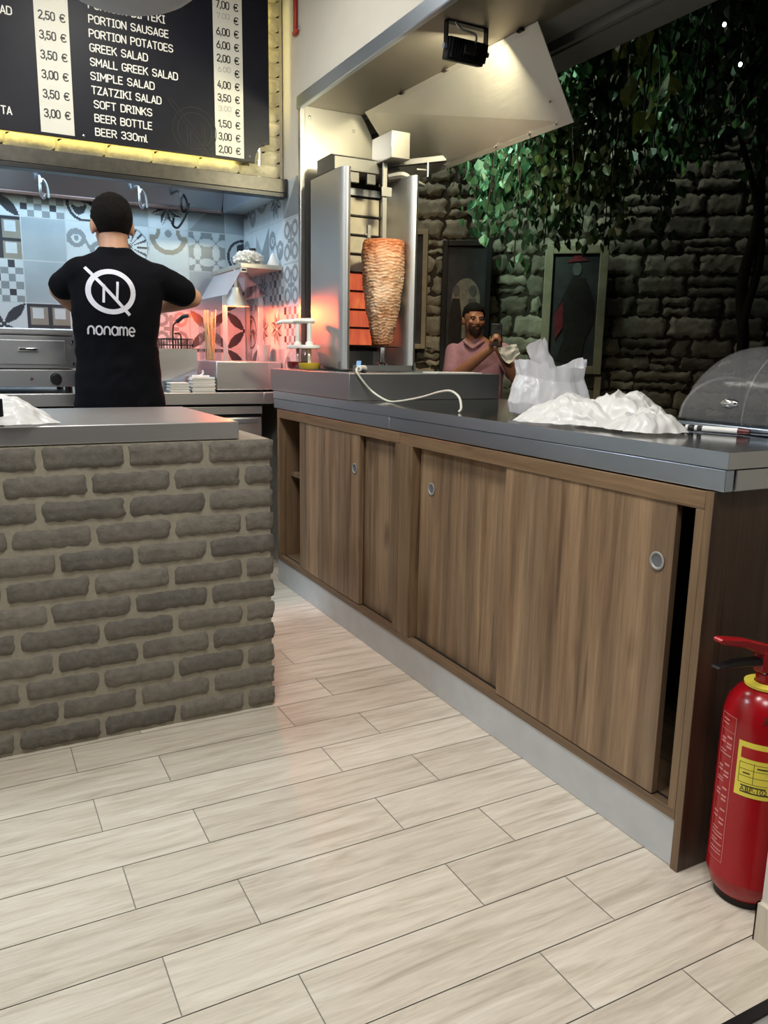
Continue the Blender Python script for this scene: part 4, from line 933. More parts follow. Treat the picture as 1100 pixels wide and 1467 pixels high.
# on the canopy
def blob(name, c, r, seed, mat, rough=0.25, f=3.0, flat=0.0):
    bm = bmesh.new(); bmesh.ops.create_icosphere(bm, subdivisions=5, radius=1.0)
    off = Vector((seed*3.1, seed*1.7, seed*5.3)); vs = []
    for v in bm.verts:
        n = v.co.normalized(); k = 1 + rough*(ridge(n*f+off)-.3) + rough*0.5*(ridge(n*f*2.3+off)-.3) + rough*.25*noise.noise(n*f*6+off)
        p = Vector((n.x*r[0]*k, n.y*r[1]*k, n.z*r[2]*k))
        p.z = max(p.z, -r[2]*0.72+0.002*noise.noise(n*9+off)); vs.append(Vector(c)+p+Vector((0, 0, r[2]*0.72)))
    fs = [[v.index for v in f_.verts] for f_ in bm.faces]; bm.free()
    return MB().raw(vs, fs).build(name, mat, smooth=50)
b_ = blob('plastic_bag', (1.335, 4.05, 1.594), (0.060, 0.05, 0.034), 3, 'bag_thick', 0.45); tag(b_, 'small crumpled bag lying on the heat lamp canopy', 'bag')
mb = MB().lathe((1.40, 4.18, 1.592), [(0.0001, 0), (0.028, 0), (0.028, 0.075), (0.018, 0.09), (0.018, 0.10), (0.0001, 0.10)], 20)
tag(mb.build('dark_bottle', 'black'), 'small dark bottle standing on the heat lamp canopy', 'bottle')
mb = MB().lathe((1.455, 4.02, 1.592), [(0.034, 0), (0.006, 0.062), (0.0001, 0.064)], 20, closed=True)
tag(mb.build('paper_cone', 'paper'), 'white paper cone upside down on the heat lamp canopy', 'paper cone')
# skewers in a clear bin
sb = MB().prism([(1.105, 4.10, 1.109), (1.197, 4.10, 1.109), (1.197, 4.19, 1.109), (1.105, 4.19, 1.109)], (0, 0, 0.004))
for a, b, c, d in ((1.105, 1.108, 4.10, 4.19), (1.194, 1.197, 4.10, 4.19), (1.108, 1.194, 4.10, 4.103), (1.108, 1.194, 4.187, 4.19)): sb.box(a, b, c, d, 1.113, 1.30)
tag(sb.build('skewer_bin', 'acrylic', smooth=0, weld=False), 'tall clear bin of skewers standing on the food warmer', 'bin')
rs = random.Random(8); sk0 = None
for k in range(30):
    x, y = rs.uniform(1.13, 1.172), rs.uniform(4.12, 4.17); dx, dy = rs.uniform(-.028, .022), rs.uniform(-.02, .02)
    if sk0 is None:
        sk0 = MB().cyl((0, 0, 0), (0, 0, 0.235), 0.0022, n=6).build('skewer', 'stick', origin=(0, 0, 0)); o = sk0
    else: o = sk0.copy(); COL.objects.link(o)
    o.location = (x-dx*.3, y-dy*.3, 1.1145); o.rotation_euler = (-dy/0.25, dx/0.25, 0); o.scale = (1, 1, rs.uniform(.88, 1.08))
    tag(o, 'thin wooden skewer standing in the clear bin on the warmer', 'skewer', 'skewers in the clear bin')
for k, (x, y, s_) in enumerate(((1.435, 4.12, 1.0),)):
    mb = MB().lathe((x, y, 1.109), [(0.0001, 0), (0.022, 0), (0.038, 0.085), (0.0395, 0.086), (0.0385, 0.083), (0.021, 0.004), (0.0001, 0.003)], 28)
    tag(mb.build('paper_cup', 'paper'), 'white paper cup standing on the warmer under the heat lamp', 'cup')

# ================================================================== ON THE STEEL COUNTER
def sauce_pump(name, x, y, mat, level, lab, nz):
    t = thing(name, lab, 'sauce dispenser', (x, y, 1.0775))
    MB().lathe((x, y, 1.0775), [(0.0001, 0), (0.042, 0), (0.050, 0.008), (0.053, 0.04), (0.050, 0.070), (0.038, 0.090), (0.036, 0.100)], 32).build('jar', 'jar', t, smooth=60)
    MB().lathe((x, y, 1.0805), [(0.0001, 0), (0.040, 0), (0.047, 0.008), (0.050, level), (0.0001, level)], 32).build('sauce', mat, t)
    MB().lathe((x, y, 1.176), [(0.0001, 0.016), (0.050, 0.016), (0.052, 0.012), (0.052, 0.002), (0.050, 0), (0.0001, 0)], 32).build('lid', 'plastic_white', t)
    p = MB().lathe((x, y, 1.192), [(0.018, 0), (0.018, 0.012), (0.011, 0.016), (0.0105, 0.098), (0.0001, 0.098)], 20).build('pump_stem', 'plastic_white', t)
    MB().cyl((x, y, 1.085), (x, y, 1.176), 0.008).build('dip_tube', 'plastic_white', t)
    MB().tube([(x+0.022, y-0.004, 1.300), (x, y, 1.301), (x-0.06, y+0.03, 1.300), (x-0.115*nz, y+0.075*nz, 1.291)], [0.011, 0.013, 0.010, 0.006]).build('nozzle', 'plastic_white', t)
sauce_pump('sauce_dispenser', 1.428, 3.612, 'ketchup', 0.034, 'pump jar of red sauce at the plinth end near the kitchen', 0.75)
sauce_pump('sauce_dispenser', 1.430, 3.470, 'mustard', 0.030, 'pump jar of yellow sauce beside the tall grill', 0.45)
mb = MB().tube([(1.475, 3.40, 1.095), (1.48, 3.33, 1.092), (1.485, 3.25, 1.083), (1.49, 3.17, 1.083)], [0.004, 0.006, 0.006, 0.005])
tag(mb.build('black_tongs', 'black'), 'black handled tongs leaning by the yellow sauce jar', 'tongs')
cb = thing('power_cable', 'loose white cable drooping from the plinth onto the counter', 'cable', (1.47, 2.75, 0.97))
MB().tube([(1.452, 2.99, 1.098), (1.425, 2.945, 1.100), (1.405, 2.912, 1.085), (1.43, 2.90, 1.045), (1.465, 2.885, 1.005), (1.487, 2.80, 0.974), (1.475, 2.68, 0.979), (1.468, 2.50, 1.004), (1.46, 2.36, 1.030), (1.455, 2.28, 1.036), (1.452, 2.225, 1.018), (1.445, 2.20, 0.985), (1.436, 2.20, 0.972)], 0.0042, 8).build('cord', 'cable', cb)
MB().cyl((1.452, 2.985, 1.097), (1.49, 3.02, 1.093), 0.012, 0.016).build('plug', 'plastic_white', cb)
MB().beam((1.47, 3.03, 1.10), (1.485, 3.055, 1.122), 0.02, 0.014).build('clip', simple('pale_blue_plastic', S(120, 160, 210), .3), cb, bevel=0.002)
mb = MB().box(1.80, 2.03, 2.935, 3.06, 1.0775, 1.0835)
tag(mb.build('paper_pad', 'paper', smooth=0), 'flat white paper pad lying on the steel plinth', 'paper')

# standing carrier bag
bg = thing('plastic_bag', 'translucent white carrier bag standing open on the counter', 'bag', (1.655, 2.0, 0.970), 'white plastic bags on the counter')
def bag_fn(u, v):
    t = 2*PI*u; ct_, st_ = math.cos(t), math.sin(t)
    prof_ = [(0, .80), (.06, .98), (.25, 1.02), (.5, .93), (.72, .80), (1, .84)]
    for (a, ra), (b, rb) in zip(prof_, prof_[1:]):
        if a <= v <= b: r = ra+(rb-ra)*(v-a)/(b-a)
    top = 0.150 + 0.028*max(0, math.cos(t-PI*0.98))**2 + 0.030*max(0, math.cos(t))**3 + 0.008*noise.noise(Vector((ct_*3, st_*3, 2)))
    z = top*v; n = Vector((ct_*1.6, st_*1.6, v*2.2))
    m_ = Vector((ct_*1.6, st_*1.6, v*0.9)); f = 0.10*(ridge(m_*1.1+Vector((3, 1, 4)))-.4)*(0.3+v) + 0.035*(ridge(m_*2.6+n*.4)-.4)*(.3+v)
    r = r*(1+f)
    return (1.655+r*0.148*ct_, 2.0+r*0.090*st_+0.01*v, 0.9705+max(z+0.006*noise.noise(n*2)*min(1, v*4), 0))
mb = MB().grid(bag_fn, 140, 60)
mb.raw([bag_fn(i/60, 0) for i in range(60)], [tuple(range(60))]).build('bag_body', 'bag', bg, smooth=60)
def flap(u, v):
    a = Vector((1.545, 1.98, 1.172)); b = Vector((1.600, 1.985, 1.215)); c = Vector((1.665, 2.0, 1.115)); d = Vector((1.590, 1.985, 1.110))
    p = (a*(1-u)+b*u)*(1-v) + (d*(1-u)+c*u)*v
    n = noise.noise(Vector((u*3, v*3, 5))); return p + Vector((0.0, -0.030*math.sin(PI*u)*(0.4+v*.6)-0.008*n, 0.006*n))
MB().grid(flap, 22, 30).build('folded_handle', 'bag', bg, smooth=60)
MB().grid(lambda u, v: tuple(Vector(flap(u, v))+Vector((0.004, 0.045*math.sin(PI*u)+0.02, -0.004))), 22, 30).build('folded_handle', 'bag', bg, smooth=60)
def lump(c, r, seed): return blob('wrapped_food', c, r, seed, 'paper', 0.22, 2.0)
o = lump((1.600, 1.995, 0.972), (0.060, 0.055, 0.045), 1); tag(o, 'white wrapped food parcel inside the standing carrier bag, left', 'food parcel')
o = lump((1.715, 2.0, 0.972), (0.058, 0.050, 0.040), 2); tag(o, 'white wrapped food parcel inside the standing carrier bag, right', 'food parcel')
# heap of flat bags
def sheet(name, c, rx, ry, h, seed, rot, lab, lean=0.0, mat='bag_thick', z0=0.9705, grp='white plastic bags on the counter'):
    off = Vector((seed*2.7, seed*4.1, seed)); c = Vector(c); cs, sn = math.cos(rot), math.sin(rot)
    def fn(u, v):
        t = 2*PI*u; ct_, st_ = math.cos(t), math.sin(t)
        out_ = 1 + 0.22*noise.noise(Vector((ct_*1.6, st_*1.6, seed))) + 0.10*noise.noise(Vector((ct_*5, st_*5, seed)))
        r = v*out_; x, y = r*ct_, r*st_; q = Vector((x*2.2, y*1.1, 0))+off
        dome = max(0, 1-v**2.2)
        # sharp radiating folds of thin film
        q2 = Vector((x*0.9+0.25*noise.noise(q*.7), y*2.3, 0))+off; fold = 0.45+0.55*noise.noise(q*0.8) + 0.26*ridge(q2*1.1+Vector((1, 2, 3))) + 0.11*ridge(q2*2.6)
        z = h*dome*(0.45+0.62*fold) + h*0.12*fold*(1-dome) + lean*x*h*dome
        X, Y = x*rx, y*ry
        X += 0.010*noise.noise(q*2.5); Y += 0.010*noise.noise(q*2.5+Vector((9, 9, 9)))
        return (c.x+X*cs-Y*sn, c.y+X*sn+Y*cs, z0+max(0.0006+0.004*(1-dome), z)+c.z)
    m = MB().grid(fn, 150, 60)
    return tag(m.build(name, mat, smooth=65), lab, 'bag', grp)
sheet('plastic_bag', (1.475, 1.70, 0), 0.095, 0.150, 0.085, 2, 0.35, 'crumpled white bag at the left of the heap, beside the standing bag', 0.3)
sheet('plastic_bag', (1.615, 1.63, 0.0), 0.150, 0.125, 0.100, 5, 0.5, 'crumpled white bag forming the middle of the heap', -0.1)
sheet('plastic_bag', (1.555, 1.490, 0), 0.135, 0.100, 0.070, 9, 0.9, 'crumpled white bag at the front edge of the heap')
sheet('plastic_bag', (1.70, 1.745, 0), 0.12, 0.15, 0.085, 13, 0.2, 'crumpled white bag at the back of the heap behind the other bags')
# left bag on the island
sheet('plastic_bag', (0.105, 2.425, 0.0), 0.125, 0.085, 0.075, 21, -0.1, 'crumpled white bag on the brick counter worktop', -0.4, 'bag_thick', 0.9455, None)
nb = thing('napkin_holder', 'black stand at the left end of the steel worktop', 'holder', (0.03, 2.42, 0.9455))
MB().box(-0.09, 0.088, 2.354, 2.362, 0.946, 1.020).box(-0.09, 0.06, 2.354, 2.38, 0.946, 0.952).build('frame', 'black', nb, bevel=0.002, weld=False)

# clear roll top cover
rc = thing('display_cover', 'clear acrylic roll top cover on a tray at the counter corner', 'food cover', (1.93, 1.36, 0.970))
def dome_fn(u, v):
    a = PI*u; e = (v-.5)*2; k = (1-abs(e)**5)**0.5 if abs(e) < 1 else 0.0
    k = 0.55+0.45*k
    return (1.93-0.195*math.cos(a)*(0.9+0.1*k), 1.355+0.205*e, 0.998+0.195*math.sin(a)*k)
M['acrylic_dome'] = film('reflection_haze_acrylic', (0.86, 0.87, 0.88, 1), 0.89, 0.2, 0.08)  # diffuse share paints a milky reflection onto the clear cover
d_ = MB().grid(dome_fn, 48, 26).build('cover', 'acrylic_dome', rc, smooth=60)
for e in (-1, 1):
    pts = [dome_fn(k/40, 0 if e < 0 else 1) for k in range(41)]
    MB().raw(pts+[(1.735, pts[0][1], 0.998), (2.125, pts[0][1], 0.998)], [tuple(range(41))]).tube(pts[::4], 0.0035, 8, 3).build('cover_end', 'acrylic_dome', rc, smooth=60, weld=False)
pts = [Vector(dome_fn(k/40, 0.5))+Vector((0, 0, 0.002)) for k in range(41)]
MB().tube(pts[::4], 0.0016, 8, 3).build('cover_rib', 'acrylic_dome', rc)
MB().ell((1.742, 1.40, 1.045), 0.012, 0.028, 0.012).build('cover_handle', 'chrome', rc)
MB().box(1.715, 2.115, 1.14, 1.57, 0.990, 0.998).build('tray_rim', 'acrylic', rc, bevel=0.002)
MB().box(1.735, 2.10, 1.15, 1.56, 0.9705, 0.9895).build('tray', 'steel', rc, bevel=0.004)
pn = thing('utensil', 'slim white handled tool with dark tip by the counter corner', 'utensil', (1.70, 1.36, 0.970))
p0, p1 = Vector((1.66, 1.475, 0.979)), Vector((1.725, 1.285, 0.979)); dv = p1-p0
MB().cyl(p0+dv*0.28, p0+dv*0.72, 0.0085).build('grip', 'plastic_white', pn)
for k in range(4): MB().cyl(p0+dv*(0.06*k), p0+dv*(0.06*k+0.035), 0.0085).build('band', 'black' if k % 2 == 0 else 'plastic_white', pn)
MB().cyl(p0+dv*0.02, p0+dv*0.28, 0.0065).build('shaft', 'black', pn)
MB().cyl(p0+dv*0.72, p0+dv*0.86, 0.0095, 0.007).build('collar', simple('dark_red_plastic', S(86, 24, 30), .4), pn)
MB().beam(p0+dv*0.86, p0+dv*1.25, 0.012, 0.003).build('blade', 'black_iron', pn)

# ================================================================== FIRE EXTINGUISHER
EX, EY, ER = 1.440, 0.995, 0.080
fe = thing('fire_extinguisher', 'red fire extinguisher standing on the floor by the white wall', 'fire extinguisher', (EX, EY, 0))
MB().lathe((EX, EY, 0), [(0.0001, 0.012), (0.058, 0.012), (0.062, 0.018), (0.072, 0.030), (0.079, 0.052), (0.080, 0.060), (0.0807, 0.062), (0.080, 0.064), (ER, 0.400), (0.0785, 0.425), (0.072, 0.452), (0.058, 0.474), (0.040, 0.487), (0.024, 0.492), (0.0001, 0.493)], 48).build('cylinder', 'red', fe, smooth=60)
MB().lathe((EX, EY, 0), [(0.052, 0.001), (0.060, 0.001), (0.061, 0.016), (0.052, 0.016), (0.052, 0.001)], 40).build('base_ring', 'soot', fe)
MB().lathe((EX, EY, 0), [(0.026, 0.491), (0.044, 0.488), (0.045, 0.494), (0.026, 0.497), (0.026, 0.491)], 36).build('neck_tag', 'yellow', fe)
MB().lathe((EX, EY, 0), [(0.0001, 0.493), (0.024, 0.493), (0.024, 0.515), (0.020, 0.518), (0.020, 0.522), (0.0001, 0.522)], 24).build('neck', 'red', fe)
MB().lathe((EX, EY, 0), [(0.0215, 0.516), (0.0225, 0.518), (0.0215, 0.524), (0.018, 0.525), (0.0001, 0.525)], 24).build('valve_ring', 'chrome', fe)
ld = Vector((-0.97, 0.10, 0)).normalized()
MB().obox((EX, EY, 0.545), ld, (-ld.y, ld.x, 0), (0, 0, 1), 0.032, 0.014, 0.024).build('valve_block', 'red', fe, bevel=0.004)
mb = MB(); c = Vector((EX, EY, 0)); sd = Vector((-ld.y, ld.x, 0))
prf = [(-0.03, 0.568), (0.03, 0.585), (0.08, 0.600), (0.145, 0.611), (0.152, 0.605), (0.145, 0.598), (0.08, 0.582), (0.032, 0.560), (-0.03, 0.548)]
mb.prism([c+ld*a+sd*0.012+Vector((0, 0, z)) for a, z in prf], -sd*0.024).build('squeeze_lever', 'red', fe, bevel=0.003)
prf = [(-0.02, 0.552), (0.03, 0.553), (0.10, 0.556), (0.148, 0.550), (0.150, 0.545), (0.10, 0.543), (0.03, 0.538), (-0.02, 0.538)]
MB().prism([c+ld*a+sd*0.011+Vector((0, 0, z)) for a, z in prf], -sd*0.022).build('carry_handle', 'black', fe, bevel=0.003)
MB().tube([(EX+0.02, EY-0.01, 0.545), (EX+0.07, EY+0.02, 0.55), (EX+0.10, EY+0.035, 0.48), (EX+0.092, EY+0.03, 0.32), (EX+0.09, EY+0.03, 0.16)], 0.009).build('hose', 'black', fe)
FA = math.atan2(-EY, -EX)          # direction towards the doorway
def cylpt(x, z, r=ER): a = FA + x/ER; return Vector((EX+r*math.cos(a), EY+r*math.sin(a), z))
def patch(name, x0, x1, z0, z1, r, mat, parent, n=16):
    return MB().grid(lambda u, v: cylpt(x0+(x1-x0)*u, z0+(z1-z0)*v, r), n, 2).build(name, mat, parent, smooth=60)
lb = patch('service_label', -0.040, 0.085, 0.268, 0.388, ER+0.0008, 'yellow', fe)
patch('label_header', -0.033, 0.080, 0.352, 0.376, ER+0.0012, 'red_plastic', lb)
mb = MB()
for z in (0.342, 0.328, 0.313, 0.298): mb.grid(lambda u, v: cylpt(-0.034+0.112*u, z+0.0008*v, ER+0.0012), 12, 1)
for x in (-0.034, -0.006, 0.026, 0.058): mb.grid(lambda u, v: cylpt(x+0.0008*u, 0.298+0.046*v, ER+0.0012), 1, 4)
for (a, b, z) in ((-0.026, -0.012, 0.319), (0.0, 0.02, 0.334), (0.03, 0.05, 0.321), (-0.028, 0.02, 0.291), (-0.028, 0.06, 0.277), (0.036, 0.078, 0.289)): mb.grid(lambda u, v: cylpt(a+(b-a)*u, z+0.0028*v, ER+0.0012), 8, 1)
mb.build('label_ruling', 'label_ink', lb, smooth=0)
def cyl_text(name, body, x, z, h, mat, parent, r, width):
    vs, fs = text_polys(body, 1.0); w_ = max(v[0] for v in vs)
    return MB().raw([cylpt(x+v[0]/w_*width, z+v[1]*h/0.7, r) for v in vs], fs).build(name, mat, parent, smooth=0, weld=False)
cyl_text('label_stamp', 'ABP-102', -0.029, 0.2805, 0.010, 'label_ink', lb, ER+0.0014, 0.052)
cyl_text('ink_number', '364', -0.002, 0.432, 0.016, 'label_ink', fe, 0.0789, 0.034)
ip = thing('x', '', '', (0, 0, 0)); D.objects.remove(ip)
mb = MB(); bx0, bx1, bz0, bz1, q = -0.094, -0.050, 0.095, 0.428, 0.0012
for a, b, c_, d in ((bx0, bx1, bz0, bz0+q), (bx0, bx1, bz1-q, bz1), (bx0, bx0+q, bz0, bz1), (bx1-q, bx1, bz0, bz1), (bx0, bx1, 0.392, 0.393)): mb.grid(lambda u, v: cylpt(a+(b-a)*u, c_+(d-c_)*v, ER+0.0008), 10, 6)
for (z0, z1) in ((0.355, 0.385), (0.290, 0.325), (0.235, 0.270), (0.18, 0.222)):
    for k in range(4):
        for j in range(2):
            if (k+j) % 3: mb.grid(lambda u, v: cylpt(bx0+0.006+0.018*j+0.014*u, z0+(z1-z0)*(k/4)+0.0045*v, ER+0.0008), 5, 1)
for z in (0.405, 0.414, 0.345, 0.338, 0.282, 0.276, 0.165, 0.157, 0.149, 0.138, 0.131, 0.118, 0.110): mb.grid(lambda u, v: cylpt(bx0+0.005+(0.034-0.014*((z*1000) % 3 == 0))*u, z+0.003*v, ER+0.0008), 6, 1)
mb.build('instruction_panel', 'label_pale', fe, smooth=0, weld=False)

# pendant lamp near the entrance of the kitchen
pd = thing('pendant_lamp', 'round grey pendant lamp hanging in front of the menu board', 'lamp', (0.494, 2.60, 2.12))
MB().ell((0.494, 2.60, 2.250), 0.235, 0.235, 0.114, 40, 20).build('shade', 'lamp_grey', pd, smooth=60)
MB().cyl((0.494, 2.60, 2.34), (0.494, 2.60, 2.875), 0.004, n=8).build('cord', 'black', pd)
MB().lathe((0.494, 2.60, 2.87), [(0.0001, 0), (0.05, 0), (0.05, 0.028)], 24).build('ceiling_cap', 'plastic_white', pd)

# ================================================================== PEOPLE
def hand(mb, wrist, fwd, up, side, curl=0.5, k=1.0):
    """palm, four unequal bent fingers and a thumb; fwd = towards the fingertips, up = back of the hand"""
    f = Vector(fwd).normalized(); u = (Vector(up)-f*Vector(up).dot(f)).normalized(); s_ = f.cross(u)*side
    w_ = Vector(wrist)
    for j in (-1, -.33, .33, 1): mb.capsule(w_+f*.012*k+s_*.014*k*j, .015*k, w_+f*.085*k+s_*.027*k*j, .0125*k)
    for j, L in ((-1, .072), (-.33, .082), (.33, .076), (1, .060)):
        p = w_+f*.086*k+s_*.027*k*j; a = 0.25+curl*.5
        for seg, fr_ in enumerate((.45, .32, .25)):
            d = f*math.cos(a)-u*math.sin(a); q = p+d*L*fr_*k; mb.capsule(p, (.0098-.0008*seg)*k, q, (.0092-.0010*seg)*k, 10); p = q; a += curl*.95
    p = w_+f*.022*k-s_*.026*k; q = p+(f*.45-s_*.75-u*.35).normalized()*.040*k; r_ = q+(f*.85-s_*.15-u*.5).normalized()*.034*k; t_ = r_+(f*.9+s_*.1-u*.45).normalized()*.026*k
    mb.capsule(p, .015*k, q, .0125*k); mb.capsule(q, .0118*k, r_, .0105*k, 10); mb.capsule(r_, .0102*k, t_, .0085*k, 10)
def head(mb, c, R, neck_base, beard=False):
    """R: rotation whose -y axis is where the face looks; c: middle of the skull"""
    c = Vector(c); P = lambda x, y, z: c + R @ Vector((x, y, z))
    mb.ell(P(0, .008, .018), .074, .092, .088, rot=R); mb.ell(P(0, -.022, -.035), .060, .068, .078, rot=R)
    mb.ell(P(0, -.045, -.078), .040, .040, .034, rot=R)                       # chin and jaw
    mb.capsule(P(0, -.088, .010), .010, P(0, -.104, -.028), .0145, 10)        # nose
    mb.ell(P(0, -.096, -.033), .018, .012, .010, rot=R)
    for s_ in (-1, 1):
        mb.ell(P(.076*s_, .006, -.012), .010, .019, .033, 14, 10, rot=R)      # ears
        mb.ell(P(.030*s_, -.078, .020), .021, .014, .008, 12, 8, rot=R)       # brow
        mb.ell(P(.036*s_, -.068, -.022), .022, .020, .018, 12, 8, rot=R)      # cheek
    mb.ell(P(0, -.086, -.056), .024, .012, .006, 12, 8, rot=R); mb.ell(P(0, -.084, -.067), .021, .012, .006, 12, 8, rot=R)   # lips
    mb.capsule(neck_base, .060, P(0, .010, -.050), .054, 18)
def hair_cap(c, R, name, parent, mat='hair', low=-0.055, fade=0.0):
    c = Vector(c); vs = []; fs = []; n, m = 40, 26; keep = []
    for j in range(m+1):
        ph = PI*j/m
        for i in range(n):
            t = 2*PI*i/n; d = Vector((math.sin(ph)*math.cos(t), math.sin(ph)*math.sin(t), math.cos(ph)))
            thick = .009*min(1, max(0.15, (d.z+.55)*1.1))*(1+.35*noise.noise(d*7)) + (.005 if d.z > .5 else 0)
            p = Vector((d.x*(.074+thick), .008+d.y*(.092+thick), .018+d.z*(.088+thick*1.1))); vs.append(c+R@p); keep.append(p)
    for j in range(m):
        for i in range(n):
            q = [j*n+i, (j+1)*n+i, (j+1)*n+(i+1) % n, j*n+(i+1) % n]; a = sum((keep[x] for x in q), Vector())/4
            lim = low if a.y > .015 else (-.012 if a.y > -.018 else (.045 + (-.018-a.y)*.35))
            if a.z > lim: fs.append(q)
    return MB().raw(vs, fs).build(name, mat, parent, smooth=70, weld=False)
def eyes(c, R, parent):
    c = Vector(c)
    for s_ in (-1, 1):
        e = MB().ell(c+R@Vector((.030*s_, -.083, .004)), .0105, .008, .0055, 14, 10, rot=R).build('eye', 'pic_pale', parent)
        MB().ell(c+R@Vector((.030*s_, -.0900, .004)), .0052, .0028, .0050, 12, 8, rot=R).build('iris', 'pic_dark', e)

# --- the man at the back counter, seen from behind
man = thing('person', 'man with short dark hair in a black t-shirt seen from behind at the counter', 'person', (0.56, 3.40, 0))
HC = Vector((0.570, 3.435, 1.640)); RH = Matrix.Rotation(PI, 3, 'Z') @ Matrix.Rotation(math.radians(12), 3, 'X')
mb = MB(); head(mb, HC, RH, (0.567, 3.395, 1.50))
mb.loft([(0.565, 3.40, 0.86, .150, .100), (0.565, 3.40, 1.0, .140, .092), (0.565, 3.395, 1.15, .128, .090), (0.568, 3.39, 1.30, .150, .098), (0.570, 3.39, 1.42, .165, .088), (0.570, 3.395, 1.48, .120, .066), (0.568, 3.395, 1.52, .06, .05)])
LS, LE, LW = Vector((0.440, 3.395, 1.447)), Vector((0.372, 3.55, 1.392)), Vector((0.495, 3.745, 1.300))
RS, RE, RW = Vector((0.722, 3.392, 1.440)), Vector((0.890, 3.47, 1.378)), Vector((0.700, 3.665, 1.330))
for s_, a, b, c in ((1, LS, LE, LW), (-1, RS, RE, RW)):
    mb.capsule(a, .052, b, .041); mb.capsule(b, .042, b.lerp(c, .35), .042); mb.capsule(b.lerp(c, .35), .042, c, .028)
    hand(mb, c, (.05*s_, .10, -.02), (0, 0, 1), -s_, 0.7)
for x in (-.085, .085):
    mb.capsule((0.565+x, 3.40, .90), .090, (0.565+x*1.1, 3.39, .48), .058); mb.capsule((0.565+x*1.1, 3.39, .48), .058, (0.565+x*1.15, 3.41, .09), .040)
    mb.capsule((0.565+x*1.15, 3.40, .05), .040, (0.565+x*1.35, 3.54, .035), .032)
body = mb.build('body', 'skin', man); remesh(body, 0.0068, 3)
mb = MB()
mb.loft([(0.566, 3.40, .905, .178, .128), (0.566, 3.40, .93, .180, .130), (0.564, 3.40, 1.05, .168, .120), (0.562, 3.395, 1.18, .160, .114), (0.566, 3.39, 1.30, .172, .118), (0.573, 3.388, 1.40, .182, .108), (0.577, 3.39, 1.455, .176, .092), (0.578, 3.393, 1.492, .158, .070), (0.575, 3.395, 1.515, .118, .058), (0.572, 3.396, 1.532, .076, .056), (0.570, 3.397, 1.550, .062, .054)], 40)
mb.capsule(LS, .062, LS.lerp(LE, .78), .058, 18); mb.capsule(RS, .066, RS.lerp(RE, .70), .062, 18)
sh = mb.build('t_shirt', 'shirt', man)
def folds(p):
    q = Vector((p.x*5+p.z*3, p.y*5, p.z*6.5-p.x*4)); w_ = max(0, min(1, (1.36-p.z)*4))
    return (0.007*noise.noise(q) + 0.005*(ridge(q*1.6)-.4))*(0.35+0.65*w_) + 0.002*noise.noise(q*4)
remesh(sh, 0.0085, 5, folds)
mb = MB().loft([(0.565, 3.40, .84, .168, .122), (0.565, 3.40, .95, .160, .112), (0.565, 3.40, 1.0, .150, .105)])
for x in (-.085, .085):
    mb.capsule((0.565+x, 3.40, .88), .098, (0.565+x*1.1, 3.39, .48), .074); mb.capsule((0.565+x*1.1, 3.39, .48), .074, (0.565+x*1.15, 3.41, .11), .062)
remesh(mb.build('trousers', 'trousers', man), 0.011, 4)
for x in (-.085, .085):
    s_ = MB().loft([(0.565+x*1.2, 3.45, .001, .050, .135), (0.565+x*1.2, 3.45, .02, .052, .138), (0.565+x*1.2, 3.44, .06, .046, .115), (0.565+x*1.15, 3.41, .10, .044, .060)]); s_.build('shoe', 'shoe', man)
hair_cap(HC, RH, 'hair', man, low=-0.048)
# printed emblem and word on the back of the shirt
dgv = [sh.matrix_world]; bpy.context.view_layer.update()
off = wloc(man); bv = BVHTree.FromPolygons([tuple(v.co+off) for v in sh.data.vertices], [tuple(p.vertices) for p in sh.data.polygons])
def on_back(mbv):
    res = []
    for p in mbv:
        h = bv.ray_cast(Vector((p[0], 2.9, p[1])), Vector((0, 1, 0)))
        res.append((p[0], (h[0].y if h[0] is not None else 3.3)-0.0018, p[1]))
    return res
def strip_2d(pts, wd, n=24):
    """a flat band of width wd along a 2D polyline, finely divided"""
    vs = []; fs = []
    P = []
    for a, b in zip(pts, pts[1:]):
        for k in range(n): P.append((a[0]+(b[0]-a[0])*k/n, a[1]+(b[1]-a[1])*k/n))
    P.append(pts[-1])
    for i, p in enumerate(P):
        a, b = P[max(i-1, 0)], P[min(i+1, len(P)-1)]; dx, dy = b[0]-a[0], b[1]-a[1]; L = math.hypot(dx, dy) or 1; nx, ny = -dy/L, dx/L
        for k in range(5): t = (k/4-.5)*wd; vs.append((p[0]+nx*t, p[1]+ny*t))
    for i in range(len(P)-1):
        for k in range(4): fs.append((i*5+k, i*5+k+1, (i+1)*5+k+1, (i+1)*5+k))
    return vs, fs
mb = MB(); cx, cz, rx, rz = 0.530, 1.374, 0.081, 0.076
ring = [(cx+rx*math.cos(2*PI*k/64), cz+rz*math.sin(2*PI*k/64)) for k in range(65)]
for pts, wd, n in ((ring, 0.019, 2), ([(0.444, 1.464), (0.594, 1.287)], 0.012, 40), ([(0.500, 1.332), (0.505, 1.400)], 0.009, 20), ([(0.549, 1.343), (0.555, 1.412)], 0.009, 20)):
    vs, fs = strip_2d(pts, wd, n); mb.raw(on_back(vs), fs)
mb.build('shirt_emblem', 'shirt_print', man, smooth=70, weld=False)
def arc(cx, cy, r, a0, a1, n=18): return [(cx+r*math.cos(math.radians(a0+(a1-a0)*k/n)), cy+r*math.sin(math.radians(a0+(a1-a0)*k/n))) for k in range(n+1)]
